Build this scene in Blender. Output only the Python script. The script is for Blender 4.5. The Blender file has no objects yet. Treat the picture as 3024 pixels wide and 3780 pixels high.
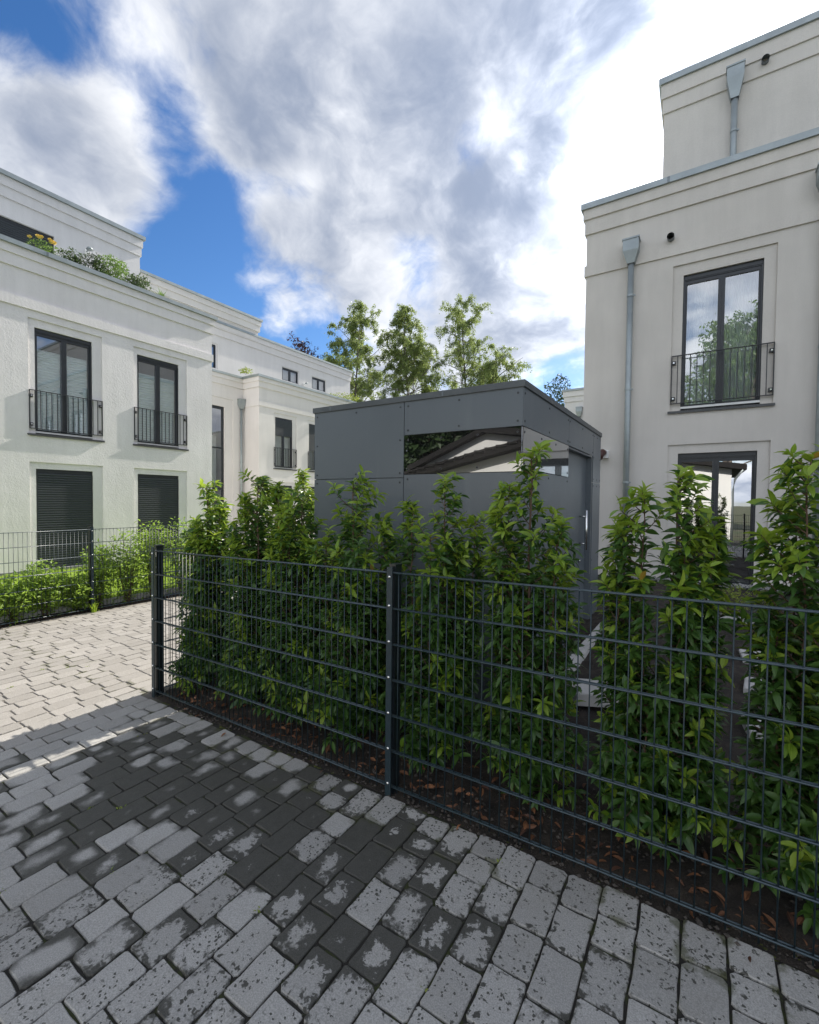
import bpy, math, random
from math import sin, cos, pi, radians, sqrt, exp, atan2
from mathutils import Vector, Matrix, noise as mnoise
random.seed(7)
sc = bpy.context.scene
COL = sc.collection

# ------------------------------------------------------------------ camera
F_PX, W_PX, H_PX = 1668.76, 3024.0, 3780.0
YAW, PITCH, ROLL, CAM_H = radians(32.767), radians(-1.544), radians(0.5917), 1.7
fw = Vector((-sin(YAW)*cos(PITCH), cos(YAW)*cos(PITCH), sin(PITCH)))
rt = Vector((cos(YAW), sin(YAW), 0)); up = rt.cross(fw)
rt = (rt*cos(ROLL) + up*sin(ROLL)); up = rt.cross(fw)
cam_data = bpy.data.cameras.new('camera')
cam_data.sensor_fit = 'HORIZONTAL'; cam_data.sensor_width = 36.0
cam_data.lens = F_PX/W_PX*36.0
cam_data.clip_start = 0.05; cam_data.clip_end = 2000
cam = bpy.data.objects.new('camera', cam_data); COL.objects.link(cam)
cam.matrix_world = Matrix(((rt.x, up.x, -fw.x, 0), (rt.y, up.y, -fw.y, 0), (rt.z, up.z, -fw.z, CAM_H), (0, 0, 0, 1)))
sc.camera = cam
CAM = Vector((0, 0, CAM_H))
def in_view(p, m=1.05):
    d = p - CAM; z = d.dot(fw)
    if z < .1: return False
    return abs(d.dot(rt)/z) < W_PX/2/F_PX*m and abs(d.dot(up)/z) < H_PX/2/F_PX*m

# ------------------------------------------------------------------ light
SUN = Vector((0.10, 1.5, 1.0)).normalized()
SUN_STRENGTH = 3.7
EXPOSURE = 1.42
SKY_STRENGTH = 0.1
sc.view_settings.view_transform = 'Standard'
sc.view_settings.look = 'None'
sc.view_settings.exposure = EXPOSURE
sc.view_settings.gamma = 1.0
sc.view_settings.use_curve_mapping = False
sun_data = bpy.data.lights.new('sun', 'SUN'); sun_data.energy = SUN_STRENGTH
sun_data.angle = radians(0.5); sun_data.color = (1.0, 0.94, 0.84)
sun = bpy.data.objects.new('sun', sun_data); COL.objects.link(sun)
sun.rotation_euler = SUN.to_track_quat('Z', 'Y').to_euler()
sun.location = SUN*60

class NT:
    """small helper to write node trees as expressions"""
    def __init__(s, tree): s.t = tree; s.n = tree.nodes; s.l = tree.links
    def new(s, typ, **kw):
        nd = s.n.new(typ)
        for k, v in kw.items(): setattr(nd, k, v)
        return nd
    def put(s, sock, v):
        if hasattr(v, 'links') or isinstance(v, bpy.types.NodeSocket): s.l.new(v, sock)
        else: sock.default_value = v
    def m(s, op, a, b=0.0, c=0.0, clamp=False):
        nd = s.new('ShaderNodeMath', operation=op, use_clamp=clamp)
        s.put(nd.inputs[0], a); s.put(nd.inputs[1], b); s.put(nd.inputs[2], c)
        return nd.outputs[0]
    def vm(s, op, a, b=(0, 0, 0), sc_=None):
        nd = s.new('ShaderNodeVectorMath', operation=op)
        s.put(nd.inputs[0], a); s.put(nd.inputs[1], b)
        if sc_ is not None: s.put(nd.inputs['Scale'], sc_)
        return nd.outputs[1] if op in ('DOT_PRODUCT', 'LENGTH', 'DISTANCE') else nd.outputs[0]
    def noise(s, vec, scale, detail=4, rough=.55, dist=0.0, col=False):
        nd = s.new('ShaderNodeTexNoise'); s.put(nd.inputs['Vector'], vec)
        nd.inputs['Scale'].default_value = scale; nd.inputs['Detail'].default_value = detail
        nd.inputs['Roughness'].default_value = rough; nd.inputs['Distortion'].default_value = dist
        return nd.outputs[1 if col else 0]
    def voro(s, vec, scale, feature='F1', out=0, rnd=1.0):
        nd = s.new('ShaderNodeTexVoronoi', feature=feature); s.put(nd.inputs['Vector'], vec)
        nd.inputs['Scale'].default_value = scale; nd.inputs['Randomness'].default_value = rnd
        return nd.outputs[out]
    def step(s, x, lo, hi, a=0.0, b=1.0):
        nd = s.new('ShaderNodeMapRange', interpolation_type='SMOOTHSTEP')
        s.put(nd.inputs[0], x); s.put(nd.inputs[1], lo); s.put(nd.inputs[2], hi); s.put(nd.inputs[3], a); s.put(nd.inputs[4], b)
        return nd.outputs[0]
    def mix(s, f, a, b, typ='MIX'):
        nd = s.new('ShaderNodeMix', data_type='RGBA', blend_type=typ)
        s.put(nd.inputs[0], f); s.put(nd.inputs[6], a if not isinstance(a, tuple) else (*a[:3], 1)); s.put(nd.inputs[7], b if not isinstance(b, tuple) else (*b[:3], 1))
        return nd.outputs[2]
    def xyz(s, v):
        nd = s.new('ShaderNodeSeparateXYZ'); s.put(nd.inputs[0], v); return nd.outputs
    def comb(s, x, y, z):
        nd = s.new('ShaderNodeCombineXYZ'); s.put(nd.inputs[0], x); s.put(nd.inputs[1], y); s.put(nd.inputs[2], z); return nd.outputs[0]

world = bpy.data.worlds.new('World'); sc.world = world; world.use_nodes = True
T = NT(world.node_tree); T.n.clear()
wout = T.new('ShaderNodeOutputWorld'); bg = T.new('ShaderNodeBackground')
T.l.new(bg.outputs[0], wout.inputs[0]); bg.inputs[1].default_value = SKY_STRENGTH
sky = T.new('ShaderNodeTexSky', sky_type='NISHITA')
sky.sun_disc = False; sky.sun_elevation = math.asin(SUN.z); sky.sun_rotation = atan2(SUN.x, SUN.y)
sky.air_density = 1.0; sky.dust_density = 0.3; sky.ozone_density = 3.0
hsv = T.new('ShaderNodeHueSaturation'); hsv.inputs['Hue'].default_value = 0.506; hsv.inputs['Saturation'].default_value = 1.25; hsv.inputs['Value'].default_value = 0.58
T.l.new(sky.outputs[0], hsv.inputs['Color'])
D = T.new('ShaderNodeTexCoord').outputs['Generated']
D = T.vm('NORMALIZE', D)
dx, dy, dz = T.xyz(D)
den = T.m('ADD', T.m('MAXIMUM', dz, 0.0), 0.42)
P = T.comb(T.m('DIVIDE', dx, den), T.m('DIVIDE', dy, den), 0.37)
warp = T.noise(P, 2.6, 4, .55, 0, True)
P2 = T.vm('ADD', P, T.vm('SCALE', T.vm('SUBTRACT', warp, (.5, .5, .5)), sc_=.22))
PS = (SUN.x/(SUN.z+.42), SUN.y/(SUN.z+.42), .37)
toward = T.vm('NORMALIZE', T.vm('SUBTRACT', PS, P))
def deck(p): return T.m('ADD', T.m('MULTIPLY', T.m('SUBTRACT', T.noise(p, 2.2, 8, .55), .5), 1.0), T.m('MULTIPLY', T.m('SUBTRACT', T.noise(p, 6.5, 9, .58), .5), .50))
n0 = deck(P2); n1 = deck(T.vm('ADD', P2, T.vm('SCALE', toward, sc_=.075)))
cov = T.m('ADD', .575, n0)
BLOBS = [(-0.825,0.311,0.471,0.16,0.100),(-0.742,0.341,0.577,0.12,0.080),(-0.782,0.402,0.477,0.14,0.045),(-0.791,0.254,0.556,0.10,0.080),(-0.575,0.474,0.667,0.17,0.130),(-0.649,0.461,0.605,0.16,0.070),(-0.502,0.614,0.609,0.18,0.130),(-0.418,0.731,0.540,0.18,0.100),(-0.637,0.590,0.495,0.17,0.085),(-0.758,0.499,0.419,0.10,0.040),(-0.379,0.815,0.437,0.16,0.080),(-0.236,0.895,0.380,0.14,0.070),(-0.100,0.735,0.671,0.16,0.100),(-0.255,0.769,0.586,0.14,0.060),(-0.572,0.703,0.422,0.10,0.060),(-0.312,0.660,0.684,0.15,0.130),(-0.694,0.619,0.367,0.14,0.035),(-0.061,0.833,0.549,0.10,0.030),(-0.168,0.837,0.521,0.14,0.035),
 (-0.715,0.413,0.564,-0.30,0.060),(-0.740,0.474,0.477,-0.20,0.050),(-0.805,0.442,0.395,-0.25,0.050),(-0.596,0.574,0.562,-0.30,0.035),(-0.646,0.533,0.546,-0.20,0.022),(-0.734,0.257,0.629,-0.16,0.055),(-0.704,0.319,0.634,-0.14,0.055),(-0.732,0.605,0.314,-0.21,0.050),(-0.779,0.493,0.388,-0.22,0.040),(-0.102,0.793,0.601,-0.31,0.052),(-0.164,0.812,0.561,-0.20,0.045),(-0.007,0.775,0.632,-0.22,0.045),(-0.315,0.725,0.613,-0.34,0.045),(0.095,0.772,0.628,-0.18,0.040),(-0.470,0.750,0.465,-0.16,0.040),(-0.766,0.222,0.604,-0.10,0.040),(-0.253,0.936,0.246,-0.24,0.040),(-0.659,0.689,0.302,-0.34,0.050),(-0.680,0.501,0.536,-0.18,0.030),]
for bx_, by_, bz_, amp, sg in BLOBS:
    v = Vector((bx_, by_, bz_)).normalized()
    dt = T.m('SUBTRACT', T.vm('DOT_PRODUCT', D, tuple(v)), 1.0)
    cov = T.m('ADD', cov, T.m('MULTIPLY', T.m('EXPONENT', T.m('MULTIPLY', dt, 1/(sg*sg))), amp*(.72 if amp > 0 else .92)))
alpha = T.step(cov, .40, .66)
thick = T.step(cov, .50, .86)
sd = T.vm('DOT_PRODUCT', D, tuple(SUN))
glow = T.m('EXPONENT', T.m('MULTIPLY', T.m('SUBTRACT', sd, 1.0), 24.0))
glow2 = T.m('EXPONENT', T.m('MULTIPLY', T.m('SUBTRACT', sd, 1.0), 3.0))
lit = T.m('ADD', T.m('ADD', -.04, T.m('MULTIPLY', T.m('SUBTRACT', n0, n1), 2.3)), T.m('MULTIPLY', T.m('SUBTRACT', 1.0, thick), .40))
lit = T.step(lit, -.40, .95, 0.0, 1.1)
base_c = T.mix(lit, (1.75, 2.1, 2.85), (6.4, 6.5, 6.7))
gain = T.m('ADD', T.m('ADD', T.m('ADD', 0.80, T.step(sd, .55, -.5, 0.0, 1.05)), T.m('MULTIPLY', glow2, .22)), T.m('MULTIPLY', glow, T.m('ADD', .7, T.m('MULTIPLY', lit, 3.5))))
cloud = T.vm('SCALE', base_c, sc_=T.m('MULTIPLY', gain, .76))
hor = T.step(dz, .0, .12, .30, 0.0)
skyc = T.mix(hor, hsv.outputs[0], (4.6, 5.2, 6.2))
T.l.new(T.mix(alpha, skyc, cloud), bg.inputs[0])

# ------------------------------------------------------------------ materials
MAT = {}
def base_mat(name):
    m = bpy.data.materials.new(name); m.use_nodes = True
    t = NT(m.node_tree); b = t.n['Principled BSDF']
    MAT[name] = m
    return m, t, b
def obj_co(t):
    return t.new('ShaderNodeNewGeometry').outputs['Position']
def bump(t, b, h, strength, dist=.01):
    nd = t.new('ShaderNodeBump'); nd.inputs['Strength'].default_value = strength; nd.inputs['Distance'].default_value = dist
    t.put(nd.inputs['Height'], h); t.l.new(nd.outputs[0], b.inputs['Normal'])
def simple(name, col, rough=.5, metal=0.0, var=.0, vs=4.0, bs=None, bstr=.2, bdist=.004, spec=.5):
    m, t, b = base_mat(name)
    b.inputs['Roughness'].default_value = rough; b.inputs['Metallic'].default_value = metal
    b.inputs['Specular IOR Level'].default_value = spec
    p = obj_co(t)
    if var:
        n = t.noise(p, vs, 5, .6)
        t.l.new(t.mix(t.step(n, .3, .7), tuple(c*(1-var) for c in col), tuple(min(1, c*(1+var)) for c in col)), b.inputs['Base Color'])
        t.l.new(t.m('ADD', rough-.06, t.m('MULTIPLY', n, .12)), b.inputs['Roughness'])
    else: b.inputs['Base Color'].default_value = (*col, 1)
    if bs: bump(t, b, t.noise(p, bs, 4, .6), bstr, bdist)
    return m
def stucco(name, col, coarse, bstr, bdist, dirt=.10):
    m, t, b = base_mat(name)
    p = obj_co(t)
    n1 = t.noise(p, .8, 4, .6); n2 = t.noise(t.vm('MULTIPLY', p, (6, 6, .7)), 1.0, 4, .6); n3 = t.noise(p, 90, 2, .6)
    f = t.m('ADD', t.m('MULTIPLY', n1, .6), t.m('MULTIPLY', n2, .4))
    c = t.mix(t.step(f, .3, .7), tuple(x*(1-dirt) for x in col), col)
    c = t.mix(t.step(n3, .35, .65), c, t.mix(.07, c, (0, 0, 0)))
    t.l.new(c, b.inputs['Base Color']); b.inputs['Roughness'].default_value = .9
    b.inputs['Specular IOR Level'].default_value = .2
    h = t.m('ADD', t.noise(p, coarse, 3, .65), t.m('MULTIPLY', t.noise(p, coarse*3.5, 3, .6), .5))
    h = t.m('ADD', h, t.m('MULTIPLY', t.noise(p, 3.0, 2, .5), .8))
    bump(t, b, h, bstr, bdist)
    return m
stucco('stucco_rough', (.745, .727, .722), 26, .60, .010, .13)
stucco('stucco_fine', (.62, .588, .538), 70, .4, .003, .14)
stucco('stucco_far', (.69, .667, .645), 14, .4, .010)
stucco('stucco_plain', (.72, .71, .69), 60, .3, .003)
simple('zinc', (.30, .335, .34), .48, .55, .12, 3)
simple('zinc_dark', (.17, .19, .20), .45, .5, .12, 3)
simple('frame_anthracite', (.022, .025, .029), .38, 0, .1, 8)
simple('sill_metal', (.06, .062, .065), .4, .2, .1, 6)
simple('railing_steel', (.018, .020, .023), .42)
simple('threshold_alu', (.62, .62, .61), .4, .3, .05, 8)
simple('shutter', (.036, .043, .048), .5)
simple('steel_bright', (.75, .75, .74), .22, 1.0)
simple('fence_coat', (.016, .030, .038), .42, 0, .15, 30, spec=.4)
simple('fence_rod', (.030, .050, .062), .33, 0, .15, 30, spec=.6)
simple('fence_coat_dark', (.010, .014, .017), .35, 0, .15, 30)
simple('plinth', (.16, .165, .17), .85, 0, .15, 6, 60, .3)
simple('concrete_slab', (.44, .43, .41), .85, 0, .12, 5, 50, .3)
simple('bark_brown', (.10, .06, .04), .8, 0, .3, 30, 80, .4)
simple('bark_birch', (.13, .11, .095), .85, 0, .5, 5, 20, .4)
simple('roof_tile', (.009, .008, .008), .9, 0, .3, 8, 20, .3)
simple('curtain', (.78, .79, .78), .9, 0, .06, 6)
simple('blind', (.88, .91, .90), .8)
simple('lamp_brown', (.06, .022, .018), .4)
simple('white_plastic', (.75, .75, .73), .4)
simple('yellow_petal', (.75, .55, .12), .6, 0, .2, 40)
simple('dark_glass_back', (.012, .013, .014), .6)
simple('mulch', (.035, .017, .014), .9, 0, .4, 30, 60, .8, .02)
simple('soil_pebble', (.055, .047, .040), .9, 0, .6, 25)
simple('pebble', (.20, .20, .195), .8, 0, .45, 25)

def leaf_mat(name, dark, light, trans, rough=.38, tcol=None):
    m, t, b = base_mat(name)
    rnd = t.m('FRACT', t.m('ADD', t.new('ShaderNodeObjectInfo').outputs['Random'], t.new('ShaderNodeAttribute', attribute_name='rnd').outputs['Fac']))
    c = t.mix(rnd, dark, light)
    uv = t.new('ShaderNodeUVMap').outputs[0]; ux, uy, _ = t.xyz(uv)
    vein = t.step(t.m('ABSOLUTE', t.m('SUBTRACT', uy, .5)), .0, .06, .25, 0.0)
    c = t.mix(vein, c, tuple(min(1, x*1.6+.02) for x in light))
    t.l.new(c, b.inputs['Base Color']); b.inputs['Roughness'].default_value = rough
    tr = t.new('ShaderNodeBsdfTranslucent'); t.l.new(t.mix(.5, c, tcol or tuple(min(1, x*1.7) for x in light)), tr.inputs[0])
    mx = t.new('ShaderNodeMixShader'); mx.inputs[0].default_value = trans
    t.l.new(b.outputs[0], mx.inputs[1]); t.l.new(tr.outputs[0], mx.inputs[2]); t.l.new(mx.outputs[0], t.n['Material Output'].inputs[0])
    return m
leaf_mat('leaf_old', (.030, .084, .016), (.085, .168, .034), .32, .33)
leaf_mat('leaf_young', (.15, .28, .022), (.29, .40, .05), .42, .42, (.42, .50, .05))
leaf_mat('leaf_birch', (.10, .155, .04), (.22, .27, .085), .45, .5)
leaf_mat('leaf_shrub', (.05, .11, .02), (.16, .25, .05), .40, .45)
leaf_mat('leaf_privet', (.06, .13, .015), (.28, .40, .06), .45, .45)
leaf_mat('leaf_dark', (.012, .030, .010), (.04, .07, .02), .2, .5)
leaf_mat('leaf_grey', (.04, .075, .022), (.09, .135, .045), .25, .6)
leaf_mat('leaf_lime', (.12, .20, .02), (.26, .30, .05), .35, .5)
leaf_mat('leaf_purple', (.02, .008, .010), (.06, .018, .02), .25, .5)
leaf_mat('leaf_dead', (.03, .012, .009), (.26, .11, .045), .1, .7)
leaf_mat('grass_blade', (.16, .265, .025), (.31, .415, .045), .40, .5)

def glass(name, tint, refl, trans, rough=.01, fk=.55):
    m, t, b = base_mat(name)
    g = t.new('ShaderNodeBsdfGlossy'); g.inputs['Roughness'].default_value = rough; g.inputs[0].default_value = (.95, .97, 1, 1)
    tr = t.new('ShaderNodeBsdfTransparent'); tr.inputs[0].default_value = (*tint, 1)
    lw = t.new('ShaderNodeLayerWeight'); lw.inputs[0].default_value = .45
    f = t.m('ADD', refl, t.m('MULTIPLY', lw.outputs['Fresnel'], fk), clamp=True)
    p = obj_co(t)
    bn = t.new('ShaderNodeBump'); bn.inputs['Strength'].default_value = .03; bn.inputs['Distance'].default_value = .02
    t.put(bn.inputs['Height'], t.noise(p, 1.6, 2, .4)); t.l.new(bn.outputs[0], g.inputs['Normal'])
    mx = t.new('ShaderNodeMixShader'); t.put(mx.inputs[0], f)
    t.l.new(tr.outputs[0] if trans else b.outputs[0], mx.inputs[1]); t.l.new(g.outputs[0], mx.inputs[2])
    if not trans:
        b.inputs['Base Color'].default_value = (*tint, 1); b.inputs['Roughness'].default_value = .1
    t.l.new(mx.outputs[0], t.n['Material Output'].inputs[0])
glass('window_glass', (.88, .95, .95), .26, True)
glass('window_glass_mirror', (.45, .48, .48), .42, True)
glass('dark_acrylic', (.006, .006, .007), .24, False, fk=.20)

m, t, b = base_mat('shed_panel')            # dark grey laminate board with a fine grain
p = obj_co(t); n = t.noise(p, 260, 2, .5); n2 = t.noise(p, 1.2, 3, .5)
st = t.noise(t.vm('MULTIPLY', p, (7, 7, .5)), 1.0, 5, .65)
c = t.mix(t.step(n, .4, .7), (.092, .108, .122), (.132, .152, .168))
c = t.mix(t.m('MULTIPLY', t.step(st, .50, .75), .22), c, (.20, .215, .22)); c = t.mix(t.m('MULTIPLY', t.step(t.noise(p, .9, 3, .6), .5, .75), .25), c, (.07, .082, .092))
t.l.new(c, b.inputs['Base Color'])
t.l.new(t.m('ADD', .24, t.m('MULTIPLY', n2, .20)), b.inputs['Roughness']); bump(t, b, n, .18, .001)
simple('shed_trim', (.085, .095, .10), .4, .3, .1, 6)

# tumbled paving stone: dry grey concrete, drying from the middle, dark where still wet
m, t, b = base_mat('paving_stone')
pos = obj_co(t)
rnd = t.m('FRACT', t.m('ADD', t.new('ShaderNodeObjectInfo').outputs['Random'], t.new('ShaderNodeAttribute', attribute_name='rnd').outputs['Fac']))
rnd2 = t.m('FRACT', t.m('MULTIPLY', rnd, 7.31)); rnd3 = t.m('FRACT', t.m('MULTIPLY', rnd, 23.7))
u, v, _ = t.xyz(t.new('ShaderNodeUVMap').outputs[0])
au = t.m('ABSOLUTE', t.m('SUBTRACT', t.m('MULTIPLY', u, 2), 1)); av = t.m('ABSOLUTE', t.m('SUBTRACT', t.m('MULTIPLY', v, 2), 1))
edge = t.m('SUBTRACT', 1.0, t.m('POWER', t.m('ADD', t.m('POWER', au, 3.0), t.m('POWER', av, 3.0)), .333))
px, py, pz = t.xyz(pos)
region = t.noise(t.vm('MULTIPLY', pos, (1, 1, 0)), .9, 2, .5)
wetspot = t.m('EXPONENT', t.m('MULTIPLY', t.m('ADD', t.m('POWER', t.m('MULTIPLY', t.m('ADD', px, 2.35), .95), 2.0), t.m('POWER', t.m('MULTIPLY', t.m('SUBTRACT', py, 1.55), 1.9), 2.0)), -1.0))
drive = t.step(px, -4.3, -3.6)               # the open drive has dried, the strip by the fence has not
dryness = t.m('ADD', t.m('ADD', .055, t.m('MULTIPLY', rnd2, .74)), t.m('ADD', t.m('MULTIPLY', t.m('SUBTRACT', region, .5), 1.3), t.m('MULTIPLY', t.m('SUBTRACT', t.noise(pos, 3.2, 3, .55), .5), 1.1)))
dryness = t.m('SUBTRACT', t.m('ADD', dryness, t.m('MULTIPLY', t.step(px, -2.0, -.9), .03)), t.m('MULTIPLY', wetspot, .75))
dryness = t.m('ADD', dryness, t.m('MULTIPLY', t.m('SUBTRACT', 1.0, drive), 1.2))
softn = t.noise(pos, 14, 3, .5); roughn = t.noise(pos, 34, 5, .6, .5)
near = t.step(t.m('ADD', px, t.m('MULTIPLY', t.m('SUBTRACT', rnd3, .5), .9)), -2.15, -1.75)
nz = t.m('ADD', t.m('MULTIPLY', t.m('SUBTRACT', softn, .5), t.m('SUBTRACT', 1.0, near)), t.m('MULTIPLY', t.m('MULTIPLY', t.m('SUBTRACT', roughn, .5), 1.9), near))
s_ = t.m('ADD', t.m('ADD', t.m('MULTIPLY', edge, .75), nz), t.m('MULTIPLY', t.m('SUBTRACT', dryness, .20), 1.7))
wid = t.m('ADD', t.m('ADD', .06, t.m('MULTIPLY', rnd3, .14)), t.m('MULTIPLY', t.m('SUBTRACT', 1.0, near), .16))
dry = t.step(s_, t.m('SUBTRACT', .06, wid), t.m('ADD', .06, wid))
dv = t.vm('ADD', pos, t.vm('SCALE', t.noise(pos, 70, 2, .5, 0, True), sc_=.02))
drops = t.step(t.voro(dv, 58), t.m('ADD', .10, t.m('MULTIPLY', t.noise(pos, 30, 1, .5), .28)), t.m('ADD', .17, t.m('MULTIPLY', t.noise(pos, 30, 1, .5), .28)))
dropgate = t.step(t.m('ADD', t.noise(pos, 11, 2, .5), t.m('MULTIPLY', rnd3, .34)), .66, .74)
blot = t.step(t.noise(dv, 44, 2, .5, .4), .66, .61)
blot = t.m('MAXIMUM', blot, t.step(t.m('ADD', t.noise(pos, 8, 2, .5), t.m('MULTIPLY', rnd2, .22)), .52, .60))
drops = t.m('MAXIMUM', drops, t.m('SUBTRACT', 1.0, t.m('MULTIPLY', dropgate, near)))
dry = t.m('MULTIPLY', dry, t.m('MULTIPLY', drops, t.m('MAXIMUM', blot, t.m('SUBTRACT', 1.0, near))))
grain = t.noise(pos, 210, 3, .6); grain2 = t.noise(pos, 900, 2, .6); fleck = t.step(t.noise(t.vm('MULTIPLY', pos, (1, 1.0, 1)), 120, 2, .7, 1.5), .66, .74)
c = t.mix(rnd, (.32, .312, .295), (.43, .42, .398))
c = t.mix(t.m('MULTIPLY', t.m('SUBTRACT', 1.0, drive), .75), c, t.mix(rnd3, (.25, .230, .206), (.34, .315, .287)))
c = t.mix(t.step(grain, .3, .7), t.mix(.36, c, (.02, .02, .02)), c)
c = t.mix(t.m('MULTIPLY', fleck, .38), c, (.55, .55, .55))
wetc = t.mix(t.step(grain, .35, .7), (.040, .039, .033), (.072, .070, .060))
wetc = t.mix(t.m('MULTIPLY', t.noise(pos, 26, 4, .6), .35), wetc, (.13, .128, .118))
moss = t.m('MULTIPLY', t.step(t.m('SUBTRACT', t.noise(pos, 9, 3, .6), t.m('MULTIPLY', edge, .4)), .48, .62), t.step(t.m('ABSOLUTE', t.m('SUBTRACT', py, 1.95)), .35, .0))
c = t.mix(t.m('MULTIPLY', t.step(t.noise(pos, 7, 4, .6), .45, .75), .35), c, t.mix(.5, c, (.20, .185, .15)))
c = t.mix(dry, wetc, c)
c = t.mix(t.m('MULTIPLY', moss, .7), c, (.05, .055, .012))
t.l.new(c, b.inputs['Base Color'])
t.l.new(t.m('ADD', .62, t.m('MULTIPLY', dry, .26)), b.inputs['Roughness'])
b.inputs['Specular IOR Level'].default_value = .3
bump(t, b, t.m('ADD', t.m('ADD', t.m('MULTIPLY', grain, .5), t.m('MULTIPLY', grain2, .25)), t.m('MULTIPLY', t.noise(pos, 34, 3, .6), 1.0)), .45, .004)

m, t, b = base_mat('joint_sand')
pos = obj_co(t); n = t.noise(pos, 18, 4, .6)
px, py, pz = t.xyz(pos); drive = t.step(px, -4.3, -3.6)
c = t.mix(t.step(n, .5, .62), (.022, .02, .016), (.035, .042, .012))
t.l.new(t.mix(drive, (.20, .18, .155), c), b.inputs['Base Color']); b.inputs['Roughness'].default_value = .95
bump(t, b, t.noise(pos, 260, 3, .6), .6, .004)
m, t, b = base_mat('soil')
pos = obj_co(t); n = t.noise(pos, 9, 6, .65); n2 = t.noise(pos, 120, 4, .7)
c = t.mix(t.step(n, .35, .7), (.018, .014, .011), (.05, .038, .028)); c = t.mix(t.step(n2, .55, .75), c, (.09, .075, .06))
t.l.new(c, b.inputs['Base Color']); b.inputs['Roughness'].default_value = .95; bump(t, b, t.m('ADD', n2, n), .9, .02)
m, t, b = base_mat('lawn_soil')
pos = obj_co(t); n = t.noise(pos, 5, 5, .6)
t.l.new(t.mix(t.step(n, .3, .7), (.14, .22, .02), (.22, .31, .03)), b.inputs['Base Color']); b.inputs['Roughness'].default_value = .95
m, t, b = base_mat('open_ground')
pos = obj_co(t); n = t.noise(pos, .3, 5, .6)
t.l.new(t.mix(t.step(n, .3, .7), (.05, .07, .02), (.10, .09, .05)), b.inputs['Base Color']); b.inputs['Roughness'].default_value = .95
m, t, b = base_mat('moss')
pos = obj_co(t); n = t.noise(pos, 40, 4, .6)
t.l.new(t.mix(t.step(n, .35, .65), (.02, .024, .006), (.075, .085, .012)), b.inputs['Base Color']); b.inputs['Roughness'].default_value = .95; bump(t, b, n, .8, .01)

# ------------------------------------------------------------------ mesh helpers
class Geo:
    def __init__(s): s.v = []; s.f = []; s.mi = []; s.uv = []; s.rn = []; s.cur = 0; s.r = 0.0
    def face(s, pts, uv=None):
        k = len(s.v); s.v.extend([tuple(p) for p in pts]); s.f.append(tuple(range(k, k+len(pts)))); s.mi.append(s.cur)
        s.uv.append(uv); s.rn.append(s.r)
    def mesh(s, vs, fs, uvs=None):
        k = len(s.v); s.v.extend(vs)
        for i, f in enumerate(fs):
            s.f.append(tuple(k+j for j in f)); s.mi.append(s.cur); s.rn.append(s.r)
            s.uv.append([uvs[j] for j in f] if uvs else None)
    def box(s, x0, y0, z0, x1, y1, z1):
        vs = [(x, y, z) for z in (z0, z1) for y in (y0, y1) for x in (x0, x1)]
        s.mesh(vs, [(0, 2, 3, 1), (4, 5, 7, 6), (0, 1, 5, 4), (2, 6, 7, 3), (0, 4, 6, 2), (1, 3, 7, 5)])
    def fbox(s, fr, u0, u1, d0, d1, z0, z1):
        vs = [fr(u, d, z) for z in (z0, z1) for d in (d0, d1) for u in (u0, u1)]
        s.mesh(vs, [(0, 2, 3, 1), (4, 5, 7, 6), (0, 1, 5, 4), (2, 6, 7, 3), (0, 4, 6, 2), (1, 3, 7, 5)])
    def tube(s, pts, rad, n=8, caps=True):
        pts = [Vector(p) for p in pts]; rings = []
        if not isinstance(rad, (list, tuple)): rad = [rad]*len(pts)
        k0 = len(s.v)
        for i, p in enumerate(pts):
            a = pts[max(0, i-1)]; c = pts[min(len(pts)-1, i+1)]
            d = (c-a).normalized() if (c-a).length > 1e-9 else Vector((0, 0, 1))
            e = d.cross(Vector((0, 0, 1))) if abs(d.z) < .95 else d.cross(Vector((1, 0, 0)))
            e.normalize(); g = d.cross(e)
            for j in range(n):
                w = 2*pi*j/n
                s.v.append(tuple(p + (e*cos(w)+g*sin(w))*rad[i]))
        fs = []
        for i in range(len(pts)-1):
            for j in range(n):
                q = k0+i*n
                fs.append((q+j, q+n+j, q+n+(j+1) % n, q+(j+1) % n))
        if caps:
            fs.append(tuple(k0+j for j in range(n))); fs.append(tuple(k0+(len(pts)-1)*n+j for j in reversed(range(n))))
        for f in fs: s.f.append(f); s.mi.append(s.cur); s.uv.append(None); s.rn.append(s.r)
    def build(s, name, mats, parent=None, smooth=False, attr=False):
        me = s.data(name, mats, smooth, attr)
        return link(name, me, parent)
    def data(s, name, mats, smooth=False, attr=False):
        me = bpy.data.meshes.new(name); me.from_pydata(s.v, [], s.f)
        for mm in (mats if isinstance(mats, (list, tuple)) else [mats]): me.materials.append(MAT[mm])
        if any(s.mi): me.polygons.foreach_set('material_index', s.mi)
        if any(u is not None for u in s.uv):
            ul = me.uv_layers.new(name='UVMap'); flat = []
            for f, uu in zip(s.f, s.uv):
                for i in range(len(f)): flat.extend(uu[i] if uu else (0, 0))
            ul.data.foreach_set('uv', flat)
        if attr:
            a = me.attributes.new('rnd', 'FLOAT', 'FACE'); a.data.foreach_set('value', s.rn)
        if smooth: me.polygons.foreach_set('use_smooth', [True]*len(me.polygons))
        me.update()
        return me
def link(name, me, parent=None):
    o = bpy.data.objects.new(name, me); COL.objects.link(o)
    if parent is not None: o.parent = parent
    return o
def thing(name, label, cat, loc=(0, 0, 0), group=None):
    o = bpy.data.objects.new(name, None); COL.objects.link(o); o.location = loc; o.empty_display_size = .1
    o['label'] = label; o['category'] = cat
    if group: o['group'] = group
    return o
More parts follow.
